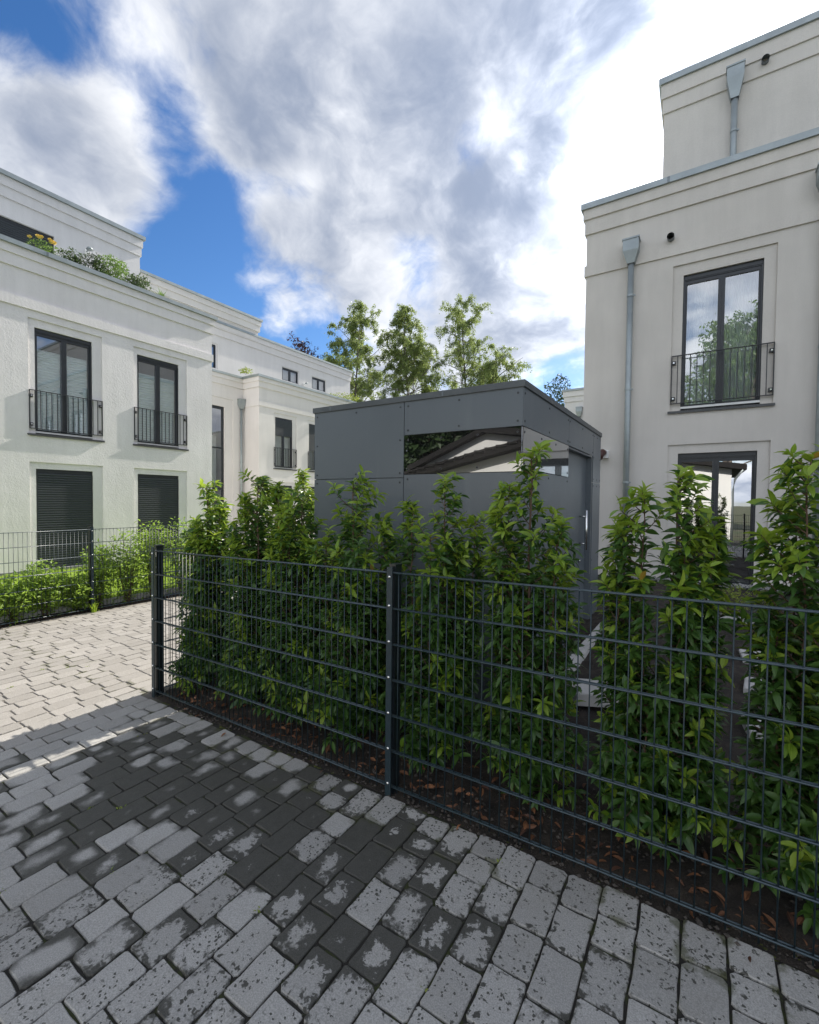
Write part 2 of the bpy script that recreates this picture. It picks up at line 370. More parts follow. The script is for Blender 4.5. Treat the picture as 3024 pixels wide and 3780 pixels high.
class Off(Geo):
    """geometry written in world coordinates, stored relative to its thing's base"""
    def __init__(s, root): super().__init__(); s.root = root
    def build(s, name, mats, parent=None, smooth=False, attr=False):
        L = s.root.location
        s.v = [(x-L.x, y-L.y, z-L.z) for x, y, z in s.v]
        return super().build(name, mats, parent or s.root, smooth, attr)
def frame(ox, oy, ux, uy, nx, ny):
    return lambda u, d, z: (ox+ux*u+nx*d, oy+uy*u+ny*d, z)
def zp(x): return .02*(x+3.8) if x > -3.8 else .01*(x+3.8)      # paving level
def zb(x, y):                                                    # garden bed level
    return zp(x) + .015 + max(0, min(1, (y-2.2)/4))*(.30-zp(x)*.7)

# ------------------------------------------------------------------ ground
g = Geo(); g.face([(-300, -300, -.16), (300, -300, -.16), (300, 300, -.16), (-300, 300, -.16)])
o = g.build('ground', 'open_ground'); o['kind'] = 'structure'
g = Geo()
xs = [-7.72, -3.8, -1, 2, 9]
for a, c in zip(xs, xs[1:]):
    g.face([(a, -6, zp(a)-.009), (c, -6, zp(c)-.009), (c, 2.06, zp(c)-.009), (a, 2.06, zp(a)-.009)])
g.face([(-7.72, 2.06, zp(-7.72)-.006), (-3.85, 2.06, zp(-3.85)-.006), (-3.85, 40, zp(-3.85)-.006), (-7.72, 40, zp(-7.72)-.006)])
drive_o = g.build('driveway', 'joint_sand'); drive_o['kind'] = 'structure'
# planting bed behind the fence, as uneven soil
g = Geo(); nx, ny = 150, 90; X0, X1, Y0, Y1 = -3.84, 9.0, 2.03, 9.05
pts = []
for j in range(ny+1):
    for i in range(nx+1):
        x = X0+(X1-X0)*(i/nx)**1.6 if False else X0+(X1-X0)*i/nx; y = Y0+(Y1-Y0)*(j/ny)**1.5
        z = zb(x, y)+.035*mnoise.noise((x*3, y*3, 1))+.022*mnoise.noise((x*11, y*11, 4))
        if y < 2.12: z = min(z, zp(x)-.004)
        pts.append((x, y, z))
fs = [(j*(nx+1)+i, j*(nx+1)+i+1, (j+1)*(nx+1)+i+1, (j+1)*(nx+1)+i) for j in range(ny) for i in range(nx)]
g.mesh(pts, fs)
bed = g.build('planting_bed', 'soil', smooth=True); bed['kind'] = 'structure'
# lawn on the far side of the drive
g = Geo(); g.face([(-8.0, -6, .02), (-8.0, 40, .02), (-11.62, 40, .10), (-11.62, -6, .10)])
lawn = g.build('lawn', 'lawn_soil'); lawn['kind'] = 'structure'
g = Geo(); g.face([(-11.62, 7.6, .10), (-16.4, 7.6, .12), (-16.4, 40, .12), (-11.62, 40, .10)][::-1])
o = g.build('path', 'concrete_slab'); o['kind'] = 'structure'
g = Geo(); g.box(-8.04, -6, -.15, -7.98, 40, .055); o = g.build('lawn_kerb', 'concrete_slab'); o['kind'] = 'structure'
g = Geo(); g.face([(-7.985, -6, -.03), (-7.985, 40, -.03), (-7.725, 40, -.052), (-7.725, -6, -.052)][::-1])
o = g.build('mulch_strip', 'mulch'); o['kind'] = 'structure'

# ------------------------------------------------------------------ paving stones
def stone_mesh(w, l, seed, geo=None, cx=0, cy=0, tilt=(0, 0), dz=0.0, yaw=0.0, hz=None):
    """tumbled block: irregular rounded outline, chipped arris, 3 rings"""
    r = random.Random(seed); out = []
    hw, hl = w/2, l/2; cr = .007+.008*r.random()
    base = []
    for sx, sy, a0 in ((1, 1, 0), (-1, 1, 90), (-1, -1, 180), (1, -1, 270)):
        k = cr*(.6+.9*r.random())
        for a in (10, 80):
            an = radians(a0+a); base.append((sx*(hw-k)+cos(an)*k, sy*(hl-k)+sin(an)*k))
        nx_, ny_ = [(-1, 1), (-1, -1), (1, -1), (1, 1)][[(1, 1), (-1, 1), (-1, -1), (1, -1)].index((sx, sy))]
        if sx*sy > 0: base.append((r.uniform(-.2, .2)*hw, sy*(hl-r.uniform(-.001, .004))))
        else:
            for q in (.36, -.34): base.append((sx*(hw-r.uniform(-.001, .004)), sy*q*hl + r.uniform(-.01, .01)))
    base = [(x+r.uniform(-.0024, .0012)*(1 if x > 0 else -1), y+r.uniform(-.0024, .0012)*(1 if y > 0 else -1)) for x, y in base]
    n = len(base); vs = []; uvs = []
    cyw, syw = cos(yaw), sin(yaw)
    for ring, (ins, z) in enumerate(((0, -.020), (.0003, -.0034), (.0028, 0.0))):
        for x, y in base:
            L_ = sqrt(x*x+y*y); f = 1-ins/L_*1.3
            xx, yy = x*f, y*f
            zz = z+tilt[0]*xx+tilt[1]*yy+dz+(r.uniform(-.0009, .0009) if ring == 2 else 0)
            X_, Y_ = cx+xx*cyw-yy*syw, cy+xx*syw+yy*cyw
            vs.append((X_, Y_, zz+(hz(X_) if hz else 0))); uvs.append((xx/w+.5, yy/l+.5))
    fs = []
    for k in range(2):
        for i in range(n): fs.append((k*n+i, k*n+(i+1) % n, (k+1)*n+(i+1) % n, (k+1)*n+i))
    fs.append(tuple(range(2*n, 3*n)))
    gg = geo or Geo(); gg.mesh(vs, fs, uvs); return gg
STONES = []
rs = random.Random(11)
PITCH_X, ANCHOR = .1425, .119
k = -56
while True:
    xc = ANCHOR+PITCH_X*(k+.5); k += 1
    if xc < -7.62: continue
    if xc > 4.2: break
    y = -2.4-rs.random()*.2
    yend = (2.012+rs.uniform(-.012, .014)+(xc+2.76)*.009) if xc > -3.98 else 15.0
    while y < yend-.02:
        l = rs.choice([.195, .20, .20, .205, .19, .215, .21, .225, .15])
        if yend-y < l+.10: l = yend-y if yend-y < .26 else (yend-y)/2
        STONES.append((xc+rs.uniform(-.002, .002), y+l/2, l)); y += l
def score(s):
    p = Vector((s[0], s[1], zp(s[0])))
    return (p-CAM).length if in_view(p, 1.06) else 1e6+(p-CAM).length
STONES.sort(key=score)
protos = {}
def proto_stone(lq, var):
    if (lq, var) not in protos:
        gg = stone_mesh(.1380, lq-.0058, 1000+lq*1000+var*37); protos[(lq, var)] = gg.data('paving_stone', 'paving_stone')
    return protos[(lq, var)]
for i, (x, y, l) in enumerate(STONES[:300]):
    lq = round(l/.01)*.01
    o = link('paving_stone', proto_stone(round(lq, 2), rs.randrange(5)), drive_o)
    o.location = (x, y, zp(x)+rs.uniform(-.0018, .0018)); o.scale = (1, l/max(lq, .01), 1)
    o.rotation_euler = (rs.uniform(-.007, .007), rs.uniform(-.010, .010)-.02, rs.uniform(-.012, .012)+(pi if rs.random() < .5 else 0))
g = Geo()
for i, (x, y, l) in enumerate(STONES[300:]):
    g.r = rs.random()
    stone_mesh(.1380, l-.0058, i, g, x, y, (rs.uniform(-.010, .010), rs.uniform(-.008, .008)), rs.uniform(-.0018, .0018), rs.uniform(-.01, .01), zp)
o = g.build('paving_stones', 'paving_stone', drive_o, attr=True); o['kind'] = 'stuff'

# ------------------------------------------------------------------ villas
def facade(g, fr, U0, U1, Z0, Z1, recs, d1=.03, d2=.14):
    us = sorted({U0, U1, *[r[0][i] for r in recs for i in (0, 1)]}); zs = sorted({Z0, Z1, *[r[0][i] for r in recs for i in (2, 3)]})
    for a, c in zip(us, us[1:]):
        for e, f in zip(zs, zs[1:]):
            mu, mz = (a+c)/2, (e+f)/2
            if any(r[0][0] < mu < r[0][1] and r[0][2] < mz < r[0][3] for r in recs): continue
            g.face([fr(a, 0, e), fr(c, 0, e), fr(c, 0, f), fr(a, 0, f)])
    for (u0, u1, z0, z1), (a0, a1, b0, b1) in recs:
        for q in ((u0, a0, z0, z1), (a1, u1, z0, z1), (a0, a1, b1, z1), (a0, a1, z0, b0)):
            if q[1]-q[0] > 1e-4 and q[3]-q[2] > 1e-4:
                g.face([fr(q[0], -d1, q[2]), fr(q[1], -d1, q[2]), fr(q[1], -d1, q[3]), fr(q[0], -d1, q[3])])
        for (c0, c1, e0, e1), da, db in (((u0, u1, z0, z1), 0, -d1), ((a0, a1, b0, b1), -d1, -d2)):
            for (p, q) in (((c0, e0), (c0, e1)), ((c0, e1), (c1, e1)), ((c1, e1), (c1, e0)), ((c1, e0), (c0, e0))):
                g.face([fr(p[0], da, p[1]), fr(q[0], da, q[1]), fr(q[0], db, q[1]), fr(p[0], db, p[1])])
def body(g, x0, y0, x1, y1, z0, z1, skip):
    F = {'x-': [(x0, y1, z0), (x0, y0, z0), (x0, y0, z1), (x0, y1, z1)], 'x+': [(x1, y0, z0), (x1, y1, z0), (x1, y1, z1), (x1, y0, z1)],
         'y-': [(x0, y0, z0), (x1, y0, z0), (x1, y0, z1), (x0, y0, z1)], 'y+': [(x1, y1, z0), (x0, y1, z0), (x0, y1, z1), (x1, y1, z1)],
         'z+': [(x0, y0, z1), (x1, y0, z1), (x1, y1, z1), (x0, y1, z1)]}
    for k, q in F.items():
        if k not in skip: g.face(q)
def ring(root, name, mat, x0, y0, x1, y1, e, z0, z1):
    g = Off(root); g.box(x0-e, y0-e, z0, x1+e, y1+e, z1); return g.build(name, mat)
def rail_part(root, fr, u0, u1, z0, z1, n, d=.014):
    g = Off(root)
    for (a, c, e, f) in ((u0, u1, z1-.012, z1), (u0, u1, z0, z0+.012), (u0-.001, u0+.012, z0+.001, z1-.001), (u1-.012, u1+.001, z0+.001, z1-.001)):
        g.fbox(fr, a, c, d-.02, d+.012, e, f)
    for uu in (u0+.035, u1-.035):
        for zz in (z0+.09, z1-.12): g.fbox(fr, uu-.027, uu+.027, -.03, d-.001, zz-.03, zz+.03)
    rail = g.build('balcony_railing', 'railing_steel')
    gb = Geo(); gb.box(-.006, -.006, 0, .006, .006, z1-z0-.02); me = gb.data('bar', 'railing_steel')
    L = root.location
    for i in range(1, n):
        x, y, z = fr(u0+(u1-u0)*i/n, d-.004, z0+.010)
        o = link('bar', me, rail); o.location = (x-L.x, y-L.y, z-L.z)
    for uu in (u0+.035, u1-.035):
        for zz in (z0+.09, z1-.12):
            gb = Off(root); gb.fbox(fr, uu-.011, uu+.011, d-.001, d+.012, zz-.011, zz+.011); gb.build('bolt_head', 'steel_bright', rail)
def window(root, fr, u0, u1, z0, z1, kind, leaves=2, glassm='window_glass', d=-.085, shut=.0, head=.09):
    """frame at depth d behind the facade; kind: curtain / blind / shutter"""
    g = Off(root); t = .055; zt = z1-head
    g.fbox(fr, u0, u1, d-.05, d+.012, zt, z1)                       # shutter box
    g.fbox(fr, u0+.02, u1-.02, d+.012, d+.02, zt+.018, z1-.02)
    g.fbox(fr, u0, u0+t, d-.05, d, z0, zt); g.fbox(fr, u1-t, u1, d-.05, d, z0, zt)
    g.fbox(fr, u0, u0+.03, d, d+.03, z0, zt); g.fbox(fr, u1-.03, u1, d, d+.03, z0, zt)   # guide rails
    g.fbox(fr, u0+t, u1-t, d-.05, d, z0, z0+.07); g.fbox(fr, u0+t, u1-t, d-.05, d, zt-t, zt)
    n = leaves; wl = (u1-u0-2*t)/n; panes = []
    for i in range(n):
        a, c = u0+t+wl*i, u0+t+wl*(i+1); e = .048
        if n > 1:
            if i > 0: g.fbox(fr, a+.001, a+e, d-.055, d+.014, z0+.071, zt-t-.001)
            if i < n-1: g.fbox(fr, c-e, c-.001, d-.055, d+.014, z0+.071, zt-t-.001)
        panes.append((a+(.004 if i == 0 else e), c-(.004 if i == n-1 else e), z0+.07, zt-t))
    w = g.build('window', 'frame_anthracite')
    for a, c, e, f in panes:
        gp = Off(root); gp.face([fr(a, d-.025, e), fr(c, d-.025, e), fr(c, d-.025, f), fr(a, d-.025, f)]); gp.build('pane', glassm, w)
    if kind == 'shutter' or shut > 0:
        gs = Off(root); zb_ = z0 if kind == 'shutter' else z1-shut
        z = zb_; prof = []
        while z < zt-.001:
            z2 = min(z+.050, zt)
            prof += [(d+.014, z), (d+.028, z+.010), (d+.028, z2-.016), (d+.014, z2-.002)]; z = z2
        for (d0_, za), (d1_, zc) in zip(prof, prof[1:]):
            gs.face([fr(u0+.03, d0_, za), fr(u1-.03, d0_, za), fr(u1-.03, d1_, zc), fr(u0+.03, d1_, zc)])
        gs.fbox(fr, u0+.03, u1-.03, d+.002, d+.012, zb_, zt)
        o = gs.build('roller_shutter', 'shutter', w); o['kind'] = 'stuff'
    if kind == 'curtain':
        gc = Off(root); N = 90
        for lo, hi in ((u0+.05, u0+.05+(u1-u0)*.43), (u1-.05-(u1-u0)*.43, u1-.05)):
            for i in range(N):
                a = lo+(hi-lo)*i/N; c = lo+(hi-lo)*(i+1)/N
                da = d-.20+.02*sin(i*1.05)+.012*sin(i*.37); dc = d-.20+.02*sin((i+1)*1.05)+.012*sin((i+1)*.37)
                gc.face([fr(a, da, z0+.02), fr(c, dc, z0+.02), fr(c, dc, z1), fr(a, da, z1)])
        gc.build('curtain', 'curtain', w, smooth=True)
    if kind == 'blind':
        gc = Off(root); top = z0+(z1-z0)*.80; z = z0+.08; i = 0
        while z < top:
            d0_, d1_ = (d-.07, d-.085) if i % 2 else (d-.085, d-.07)
            gc.face([fr(u0+.06, d0_, z), fr(u1-.06, d0_, z), fr(u1-.06, d1_, z+.03), fr(u0+.06, d1_, z+.03)]); z += .03; i += 1
        o = gc.build('blind', 'blind', w); o['kind'] = 'stuff'
    gt = Off(root); gt.fbox(fr, u0+.002, u1-.002, d+.031, -.031, z0, z0+.035); gt.build('threshold', 'threshold_alu', w)
    return w
def sill(root, fr, u0, u1, z, d=.034):
    g = Off(root); g.fbox(fr, u0, u1, -.031, d, z, z+.022); g.fbox(fr, u0, u1, d-.012, d+.002, z-.016, z+.024); return g.build('window_sill', 'sill_metal')
def downpipe(root, fr, u, zt, zb_, d=.09, r=.050, hop=.40, stuff=True):
    g = Off(root); w0, w1 = .125, .058
    def rg(h, w, a, c): return [fr(u-w, a, h), fr(u+w, a, h), fr(u+w, c, h), fr(u-w, c, h)]
    secs = [rg(zt, w0, .004, .20), rg(zt-.19, w0, .004, .20), rg(zt-hop, w1, .03, .15)]
    for s0, s1 in zip(secs, secs[1:]):
        for i in range(4): g.face([s0[i], s0[(i+1) % 4], s1[(i+1) % 4], s1[i]])
    g.fbox(fr, u-w0-.012, u+w0+.012, .002, .212, zt-.004, zt+.022)
    h = g.build('rain_hopper', 'zinc')
    g = Off(root); g.tube([fr(u, d, zt-hop+.03), fr(u, d, zb_)], r, 14)
    p = g.build('downpipe', 'zinc', smooth=True)
    z = zt-hop-.55
    while z > zb_+.2:
        g = Off(root); g.tube([fr(u, d, z-.018), fr(u, d, z+.018)], r+.007, 14); g.fbox(fr, u-.012, u+.012, .002, d-r, z-.012, z+.012); g.fbox(fr, u+r+.005, u+r+.03, d-.01, d+.01, z-.012, z+.012)
        g.build('pipe_bracket', 'zinc', p); z -= 1.65
def vent(root, fr, u, z, r=.055):
    g = Off(root); g.tube([fr(u, -.01, z), fr(u, .13, z-.012)], r, 16, False); g.tube([fr(u, .13, z-.012), fr(u, -.01, z)], r-.006, 16, False)
    g.build('vent_pipe', 'zinc_dark', smooth=True)
    g = Off(root); g.face([fr(u+cos(a*pi/8)*r, .006, z+sin(a*pi/8)*r) for a in range(16)]); g.build('vent_opening', 'dark_glass_back')
def mortar_cap(root, x0, y0, x1, y1, e, z0, z1, fr, us):
    c = ring(root, 'roof_edge', 'zinc', x0, y0, x1, y1, e, z0, z1)
    for uu in us:
        g = Off(root); g.fbox(fr, uu-.02, uu+.02, e-.004, e+.0035, z0+.002, z1-.004); g.build('sheet_joint', 'zinc_dark', c)

# --- villa on the right: its shaded face looks at the camera
rv = thing('villa', 'white rendered villa on the right with set-back top storey and French window above glazed door', 'house', (4, 14, 0))
RX, RY = -1.905, 9.0
fr = frame(0, RY, 1, 0, 0, -1)
recs = []
for o_ in (0, 3.05, 6.1):
    recs.append(((-.485+o_, .912+o_, 3.262, 5.728), (-.332+o_, .752+o_, 3.262, 5.553)))
    recs.append(((-.497+o_, .897+o_, .345, 2.688), (-.348+o_, .738+o_, .345, 2.54)))
g = Off(rv); body(g, RX, RY, 9.5, 20, -.1, 7.13, ('y-',)); facade(g, fr, RX, 9.5, -.1, 7.13, recs)
g.build('wall', 'stucco_fine')
ring(rv, 'band', 'stucco_fine', RX, RY, 9.5, 20, .028, 5.905, 6.10)
ring(rv, 'cornice', 'stucco_fine', RX, RY, 9.5, 20, .030, 6.675, 6.940)
ring(rv, 'cornice', 'stucco_fine', RX, RY, 9.5, 20, .058, 6.940, 7.122)
mortar_cap(rv, RX, RY, 9.5, 20, .095, 7.122, 7.222, fr, (-.584, 2.2, 4.9))
ring(rv, 'plinth', 'plinth', RX, RY, 9.5, 20, .012, -.1, .343)
for o_ in (0, 3.05, 6.1):
    window(rv, fr, -.332+o_, .752+o_, 3.30, 5.553, 'curtain')
    window(rv, fr, -.348+o_, .738+o_, .352, 2.54, 'none', glassm='window_glass_mirror')
    sill(rv, fr, -.515+o_, .935+o_, 3.236)
    rail_part(rv, fr, -.476+o_, .910+o_, 3.385, 4.203, 15)
downpipe(rv, fr, -1.132, 6.30, .15); downpipe(rv, fr, 1.455, 6.62, .15); vent(rv, fr, -.531, 6.21)
# set-back storey
frU = frame(0, 10.05, 1, 0, 0, -1)
g = Off(rv); body(g, -.76, 10.05, 8.5, 19, 7.0, 9.66, ()); g.build('upper_wall', 'stucco_fine')
ring(rv, 'cornice', 'stucco_fine', -.76, 10.05, 8.5, 19, .028, 9.12, 9.39)
ring(rv, 'cornice', 'stucco_fine', -.76, 10.05, 8.5, 19, .056, 9.39, 9.645)
mortar_cap(rv, -.76, 10.05, 8.5, 19, .095, 9.645, 9.757, frU, (2.4, 4.9))
downpipe(rv, frU, .34, 9.36, 7.1, hop=.52); vent(rv, frU, .76, 9.33)
g = Off(rv); g.fbox(fr, -1.55, -1.44, 0.001, .10, 2.50, 2.64); a = g.build('wall_socket_box', 'white_plastic')
g = Off(rv); g.tube([fr(-1.50, .10, 2.60), fr(-1.52, .16, 2.60), fr(-1.56, .21, 2.56), fr(-1.58, .24, 2.50)], [.045, .065, .075, .08], 12); g.build('lamp_hood', 'lamp_brown', a, smooth=True)

# --- villa on the left, sunlit face along the drive
lv = thing('villa', 'sunlit white villa on the left with shuttered ground-floor windows and planted roof terrace', 'house', (-14.5, 2, 0))
LX = -11.6; fl = frame(LX, 0, 0, 1, 1, 0)
recs = []
cols = [(3.592, 4.948, 3.708, 4.756), (5.632, 6.978, 5.728, 6.768), (1.50, 2.86, 1.62, 2.67), (-.6, .76, -.48, .57)]
for a, c, e, f in cols:
    recs.append(((a, c, 2.985, 5.345), (e, f, 2.985, 5.180))); recs.append(((a, c, .10, 2.405), (e, f, .10, 2.268)))
g = Off(lv); body(g, -18, -3, LX, 7.715, -.1, 6.66, ('x+',)); facade(g, fl, -3, 7.715, -.1, 6.66, recs, d2=.15); g.build('wall', 'stucco_rough')
ring(lv, 'band', 'stucco_rough', -18, -3, LX, 7.715, .030, 5.505, 5.70)
ring(lv, 'cornice', 'stucco_rough', -18, -3, LX, 7.715, .034, 6.265, 6.50)
ring(lv, 'cornice', 'stucco_rough', -18, -3, LX, 7.715, .062, 6.50, 6.665)
mortar_cap(lv, -18, -3, LX, 7.715, .115, 6.665, 6.755, fl, (3.9, 1.0))
ring(lv, 'plinth', 'plinth', -18, -3, LX, 7.715, .012, -.1, .16)
for i, (a, c, e, f) in enumerate(cols):
    window(lv, fl, e, f, 3.012, 5.180, 'blind', d=-.075)
    window(lv, fl, e, f, .13, 2.268, 'shutter', d=-.075)
    sill(lv, fl, a-.03, c+.03, 2.962); rail_part(lv, fl, a+.005, c-.005, 3.09, 3.885, 14)
flB = frame(-13.9, 0, 0, 1, 1, 0)
g = Off(lv); body(g, -18, -3, -13.9, 6.94, 6.5, 9.17, ('x+',)); facade(g, flB, -3, 6.94, 6.5, 9.17, [((2.0, 4.86, 6.72, 8.26), (2.0, 4.86, 6.72, 8.26))]); g.build('upper_wall', 'stucco_rough')
ring(lv, 'cornice', 'stucco_rough', -18, -3, -13.9, 6.94, .034, 8.70, 8.95)
ring(lv, 'cornice', 'stucco_rough', -18, -3, -13.9, 6.94, .062, 8.95, 9.175)
mortar_cap(lv, -18, -3, -13.9, 6.94, .115, 9.175, 9.275, flB, (2.5,))
window(lv, flB, 2.0, 4.86, 6.72, 8.26, 'shutter', 2, d=-.075)
def wall_lamp(root, fr, u, z):
    g = Off(root); g.fbox(fr, u-.04, u+.04, .001, .03, z-.08, z+.04); a = g.build('lamp_bracket', 'white_plastic')
    g = Off(root); g.tube([fr(u, .03, z-.02), fr(u, .22, z+.03)], .014, 8); g.tube([fr(u, .20, z-.015), fr(u, .20, z+.045)], [.085, .05], 14); g.build('lamp_head', 'zinc', a, smooth=True)
wall_lamp(lv, flB, 5.57, 8.22)

# --- next villa along the drive: stair bay with tall window, then a projecting wing
nv = thing('villa', 'farther white villa behind the grey shed, with tall stair window and half-shuttered French windows', 'house', (-18, 15, 0))
frE = frame(-16.3, 0, 0, 1, 1, 0)
g = Off(nv); body(g, -22, 7.72, -16.3, 12.3, -.1, 6.66, ('x+', 'y+')); facade(g, frE, 7.72, 12.3, -.1, 6.66, [((9.3, 11.80, .1, 5.73), (9.75, 11.43, .1, 5.39))]); g.build('wall', 'stucco_far')
ring(nv, 'cornice', 'stucco_far', -22, 7.72, -16.3, 12.25, .045, 6.265, 6.50); ring(nv, 'cornice', 'stucco_far', -22, 7.72, -16.3, 12.25, .085, 6.50, 6.665)
ring(nv, 'roof_edge', 'zinc', -22, 7.72, -16.3, 12.24, .12, 6.665, 6.755)
g = Off(nv); d = -.09
for q in ((9.75, 9.82, .1, 5.39), (11.34, 11.43, .1, 5.39), (9.82, 11.34, 5.28, 5.39), (9.82, 11.34, 3.69, 3.75), (9.82, 11.34, 2.02, 2.13), (9.82, 11.34, .1, .2)):
    g.fbox(frE, q[0], q[1], d-.06, d, q[2], q[3])
w = g.build('window', 'frame_anthracite')
for z0_, z1_ in ((3.75, 5.28), (2.13, 3.69), (.2, 2.02)):
    g = Off(nv); g.face([frE(9.82, d-.03, z0_), frE(11.34, d-.03, z0_), frE(11.34, d-.03, z1_), frE(9.82, d-.03, z1_)]); g.build('pane', 'window_glass', w)
g = Off(nv); g.fbox(frE, 9.80, 11.36, -.55, -.5, 2.2, 4.25); g.build('curtain', 'curtain', w)
g = Off(nv); g.fbox(frE, 9.80, 11.36, -.52, -.48, 4.3, 5.0); g.build('stair_panel', 'zinc_dark', w)
downpipe(nv, frE, 12.13, 5.80, .1)
g = Off(nv); g.fbox(frE, 11.62, 11.74, .001, .05, 1.2, 1.5); g.build('door_intercom', 'white_plastic')
frF = frame(-15.3, 0, 0, 1, 1, 0)
recs = []; colsF = [(13.07, 14.34, 13.16, 14.13), (15.05, 16.32, 15.14, 16.11), (17.6, 18.87, 17.7, 18.67), (20.1, 21.4, 20.2, 21.2)]
for a, c, e, f in colsF:
    recs.append(((a, c, 2.985, 5.345), (e, f, 2.985, 5.18))); recs.append(((a, c, .10, 2.405), (e, f, .10, 2.268)))
g = Off(nv); body(g, -22, 12.3, -15.3, 24, -.1, 6.66, ('x+',)); facade(g, frF, 12.3, 24, -.1, 6.66, recs, d2=.15); g.build('wall', 'stucco_far')
ring(nv, 'band', 'stucco_far', -21.9, 12.3, -15.3, 24, .030, 5.505, 5.70)
ring(nv, 'cornice', 'stucco_far', -21.9, 12.3, -15.3, 24, .045, 6.265, 6.50); ring(nv, 'cornice', 'stucco_far', -21.9, 12.3, -15.3, 24, .085, 6.50, 6.665)
ring(nv, 'roof_edge', 'zinc', -21.9, 12.3, -15.3, 24, .13, 6.665, 6.758)
for i, (a, c, e, f) in enumerate(colsF):
    window(nv, frF, e, f, 3.012, 5.18, 'curtain', d=-.075, shut=.78 if i == 0 else 1.25)
    window(nv, frF, e, f, .13, 2.268, 'shutter', d=-.075)
    sill(nv, frF, a-.03, c+.03, 2.962); rail_part(nv, frF, a+.005, c-.005, 3.09, 3.885, 14)
frD = frame(-17.6, 0, 0, 1, 1, 0)
recs = [((15.52, 16.66, 7.58, 8.26), (15.57, 16.60, 7.58, 8.23)), ((17.56, 18.68, 7.58, 8.26), (17.62, 18.62, 7.58, 8.23)), ((10.8, 11.98, 7.22, 8.30), (10.9, 11.90, 7.22, 8.24))]
g = Off(nv); body(g, -22, 7.8, -17.6, 20.7, 6.6, 9.17, ('x+',)); facade(g, frD, 7.8, 20.7, 6.6, 9.17, recs); g.build('upper_wall', 'stucco_far')
ring(nv, 'cornice', 'stucco_far', -21.8, 7.8, -17.6, 20.7, .045, 8.66, 8.95); ring(nv, 'cornice', 'stucco_far', -21.8, 7.8, -17.6, 20.7, .085, 8.95, 9.175)
ring(nv, 'roof_edge', 'zinc', -21.8, 7.8, -17.6, 20.7, .13, 9.175, 9.268)
for r_ in recs: window(nv, frD, *r_[1], 'curtain', d=-.06, head=.04)
wall_lamp(nv, frD, 17.0, 7.7)
g = Off(nv); g.box(-21.6, 7.8, 9.0, -17.50, 14.0, 9.9); g.build('attic_wall', 'stucco_far')
ring(nv, 'cornice', 'stucco_far', -21.6, 7.8, -17.5, 14.0, .07, 9.42, 9.68); ring(nv, 'cornice', 'stucco_far', -21.6, 7.8, -17.5, 14.0, .11, 9.68, 9.905)
ring(nv, 'roof_edge', 'zinc', -21.6, 7.8, -17.5, 14.0, .16, 9.905, 10.0)

# --- pale villa glimpsed between shed and right villa
fv = thing('villa', 'distant cream villa glimpsed in the gap above the shed roof', 'house', (-1, 26, 0))
frV = frame(0, 21, 1, 0, 0, -1)
g = Off(fv); body(g, -5.25, 21, 6, 31, -.1, 6.62, ()); g.build('wall', 'stucco_plain')
ring(fv, 'cornice', 'stucco_plain', -5.25, 21, 6, 31, .04, 6.15, 6.38); ring(fv, 'cornice', 'stucco_plain', -5.25, 21, 6, 31, .08, 6.38, 6.62); ring(fv, 'roof_edge', 'zinc', -5.25, 21, 6, 31, .12, 6.62, 6.71)
downpipe(fv, frV, -4.6, 5.85, 0)

# --- neighbour's house across the path (seen mirrored in the glass)
hv = thing('house', 'low white gabled house with dark tiled roof, mirrored in the windows', 'house', (-3, -10, 0))
def verge(g, fr, prof, d0, d1, th):
    for (u0, z0), (u1, z1) in zip(prof, prof[1:]):
        vs = [fr(u, d, z) for u, z in ((u0, z0-th), (u1, z1-th), (u1, z1), (u0, z0)) for d in (d0, d1)]
        g.mesh(vs, [(0, 2, 4, 6), (1, 7, 5, 3), (0, 1, 3, 2), (4, 5, 7, 6), (0, 6, 7, 1), (2, 3, 5, 4)])
fh = frame(0, -6.2, 1, 0, 0, 1)
g = Off(hv); prof = [(-9.2, 2.1), (-9.2, 0), (1.13, 0), (1.13, 3.2), (-1.8, 3.7)]
vs = [fh(u, 0, z) for u, z in prof]; vb = [fh(u, -7, z) for u, z in prof]; n = len(prof)
g.mesh(vs+vb, [tuple(range(n)), tuple(range(2*n-1, n-1, -1))]+[(i, n+i, n+(i+1) % n, (i+1) % n) for i in range(n)]); g.build('wall', 'stucco_plain')
g = Off(hv); verge(g, fh, [(-9.6, 2.28), (-1.8, 3.93)], -7.3, .42, .22); verge(g, fh, [(-1.8, 3.93), (1.62, 3.36)], -7.3, .42, .22); g.build('roof', 'roof_tile')
fh2 = frame(0, -9, 1, 0, 0, 1)
g = Off(hv); vs = [fh2(-9.2, -.01, 2.0), fh2(-5.0, -.01, 2.0), fh2(-5.0, -.01, 3.9), fh2(-6.6, -.01, 4.15), fh2(-9.2, -.01, 3.1)]; vb = [(x, y-4, z) for x, y, z in vs]
g.mesh(vs+vb, [tuple(range(5)), tuple(range(9, 4, -1))]+[(i, 5+i, 5+(i+1) % 5, (i+1) % 5) for i in range(5)]); g.build('rear_gable', 'stucco_plain')
g = Off(hv); verge(g, fh2, [(-9.8, 3.05), (-6.6, 4.35)], -4.3, .35, .2); verge(g, fh2, [(-6.6, 4.35), (-4.6, 4.1)], -4.3, .35, .2); g.build('rear_roof', 'roof_tile')
g = Off(hv)
for i in range(24):
    u0 = -9.55+i*.33; z0 = 2.28+(u0+9.6)*.2115
    g.fbox(fh, u0, u0+.30, .42, .47, z0-.04, z0+.02)
o = g.build('verge_tiles', 'roof_tile'); o['kind'] = 'stuff'
g = Off(hv); g.tube([fh(1.5, .35, 3.15), fh(1.25, .1, 2.75), fh(1.18, .08, 2.2), fh(1.18, .08, 0)], .045, 10); g.build('downpipe', 'zinc', smooth=True)

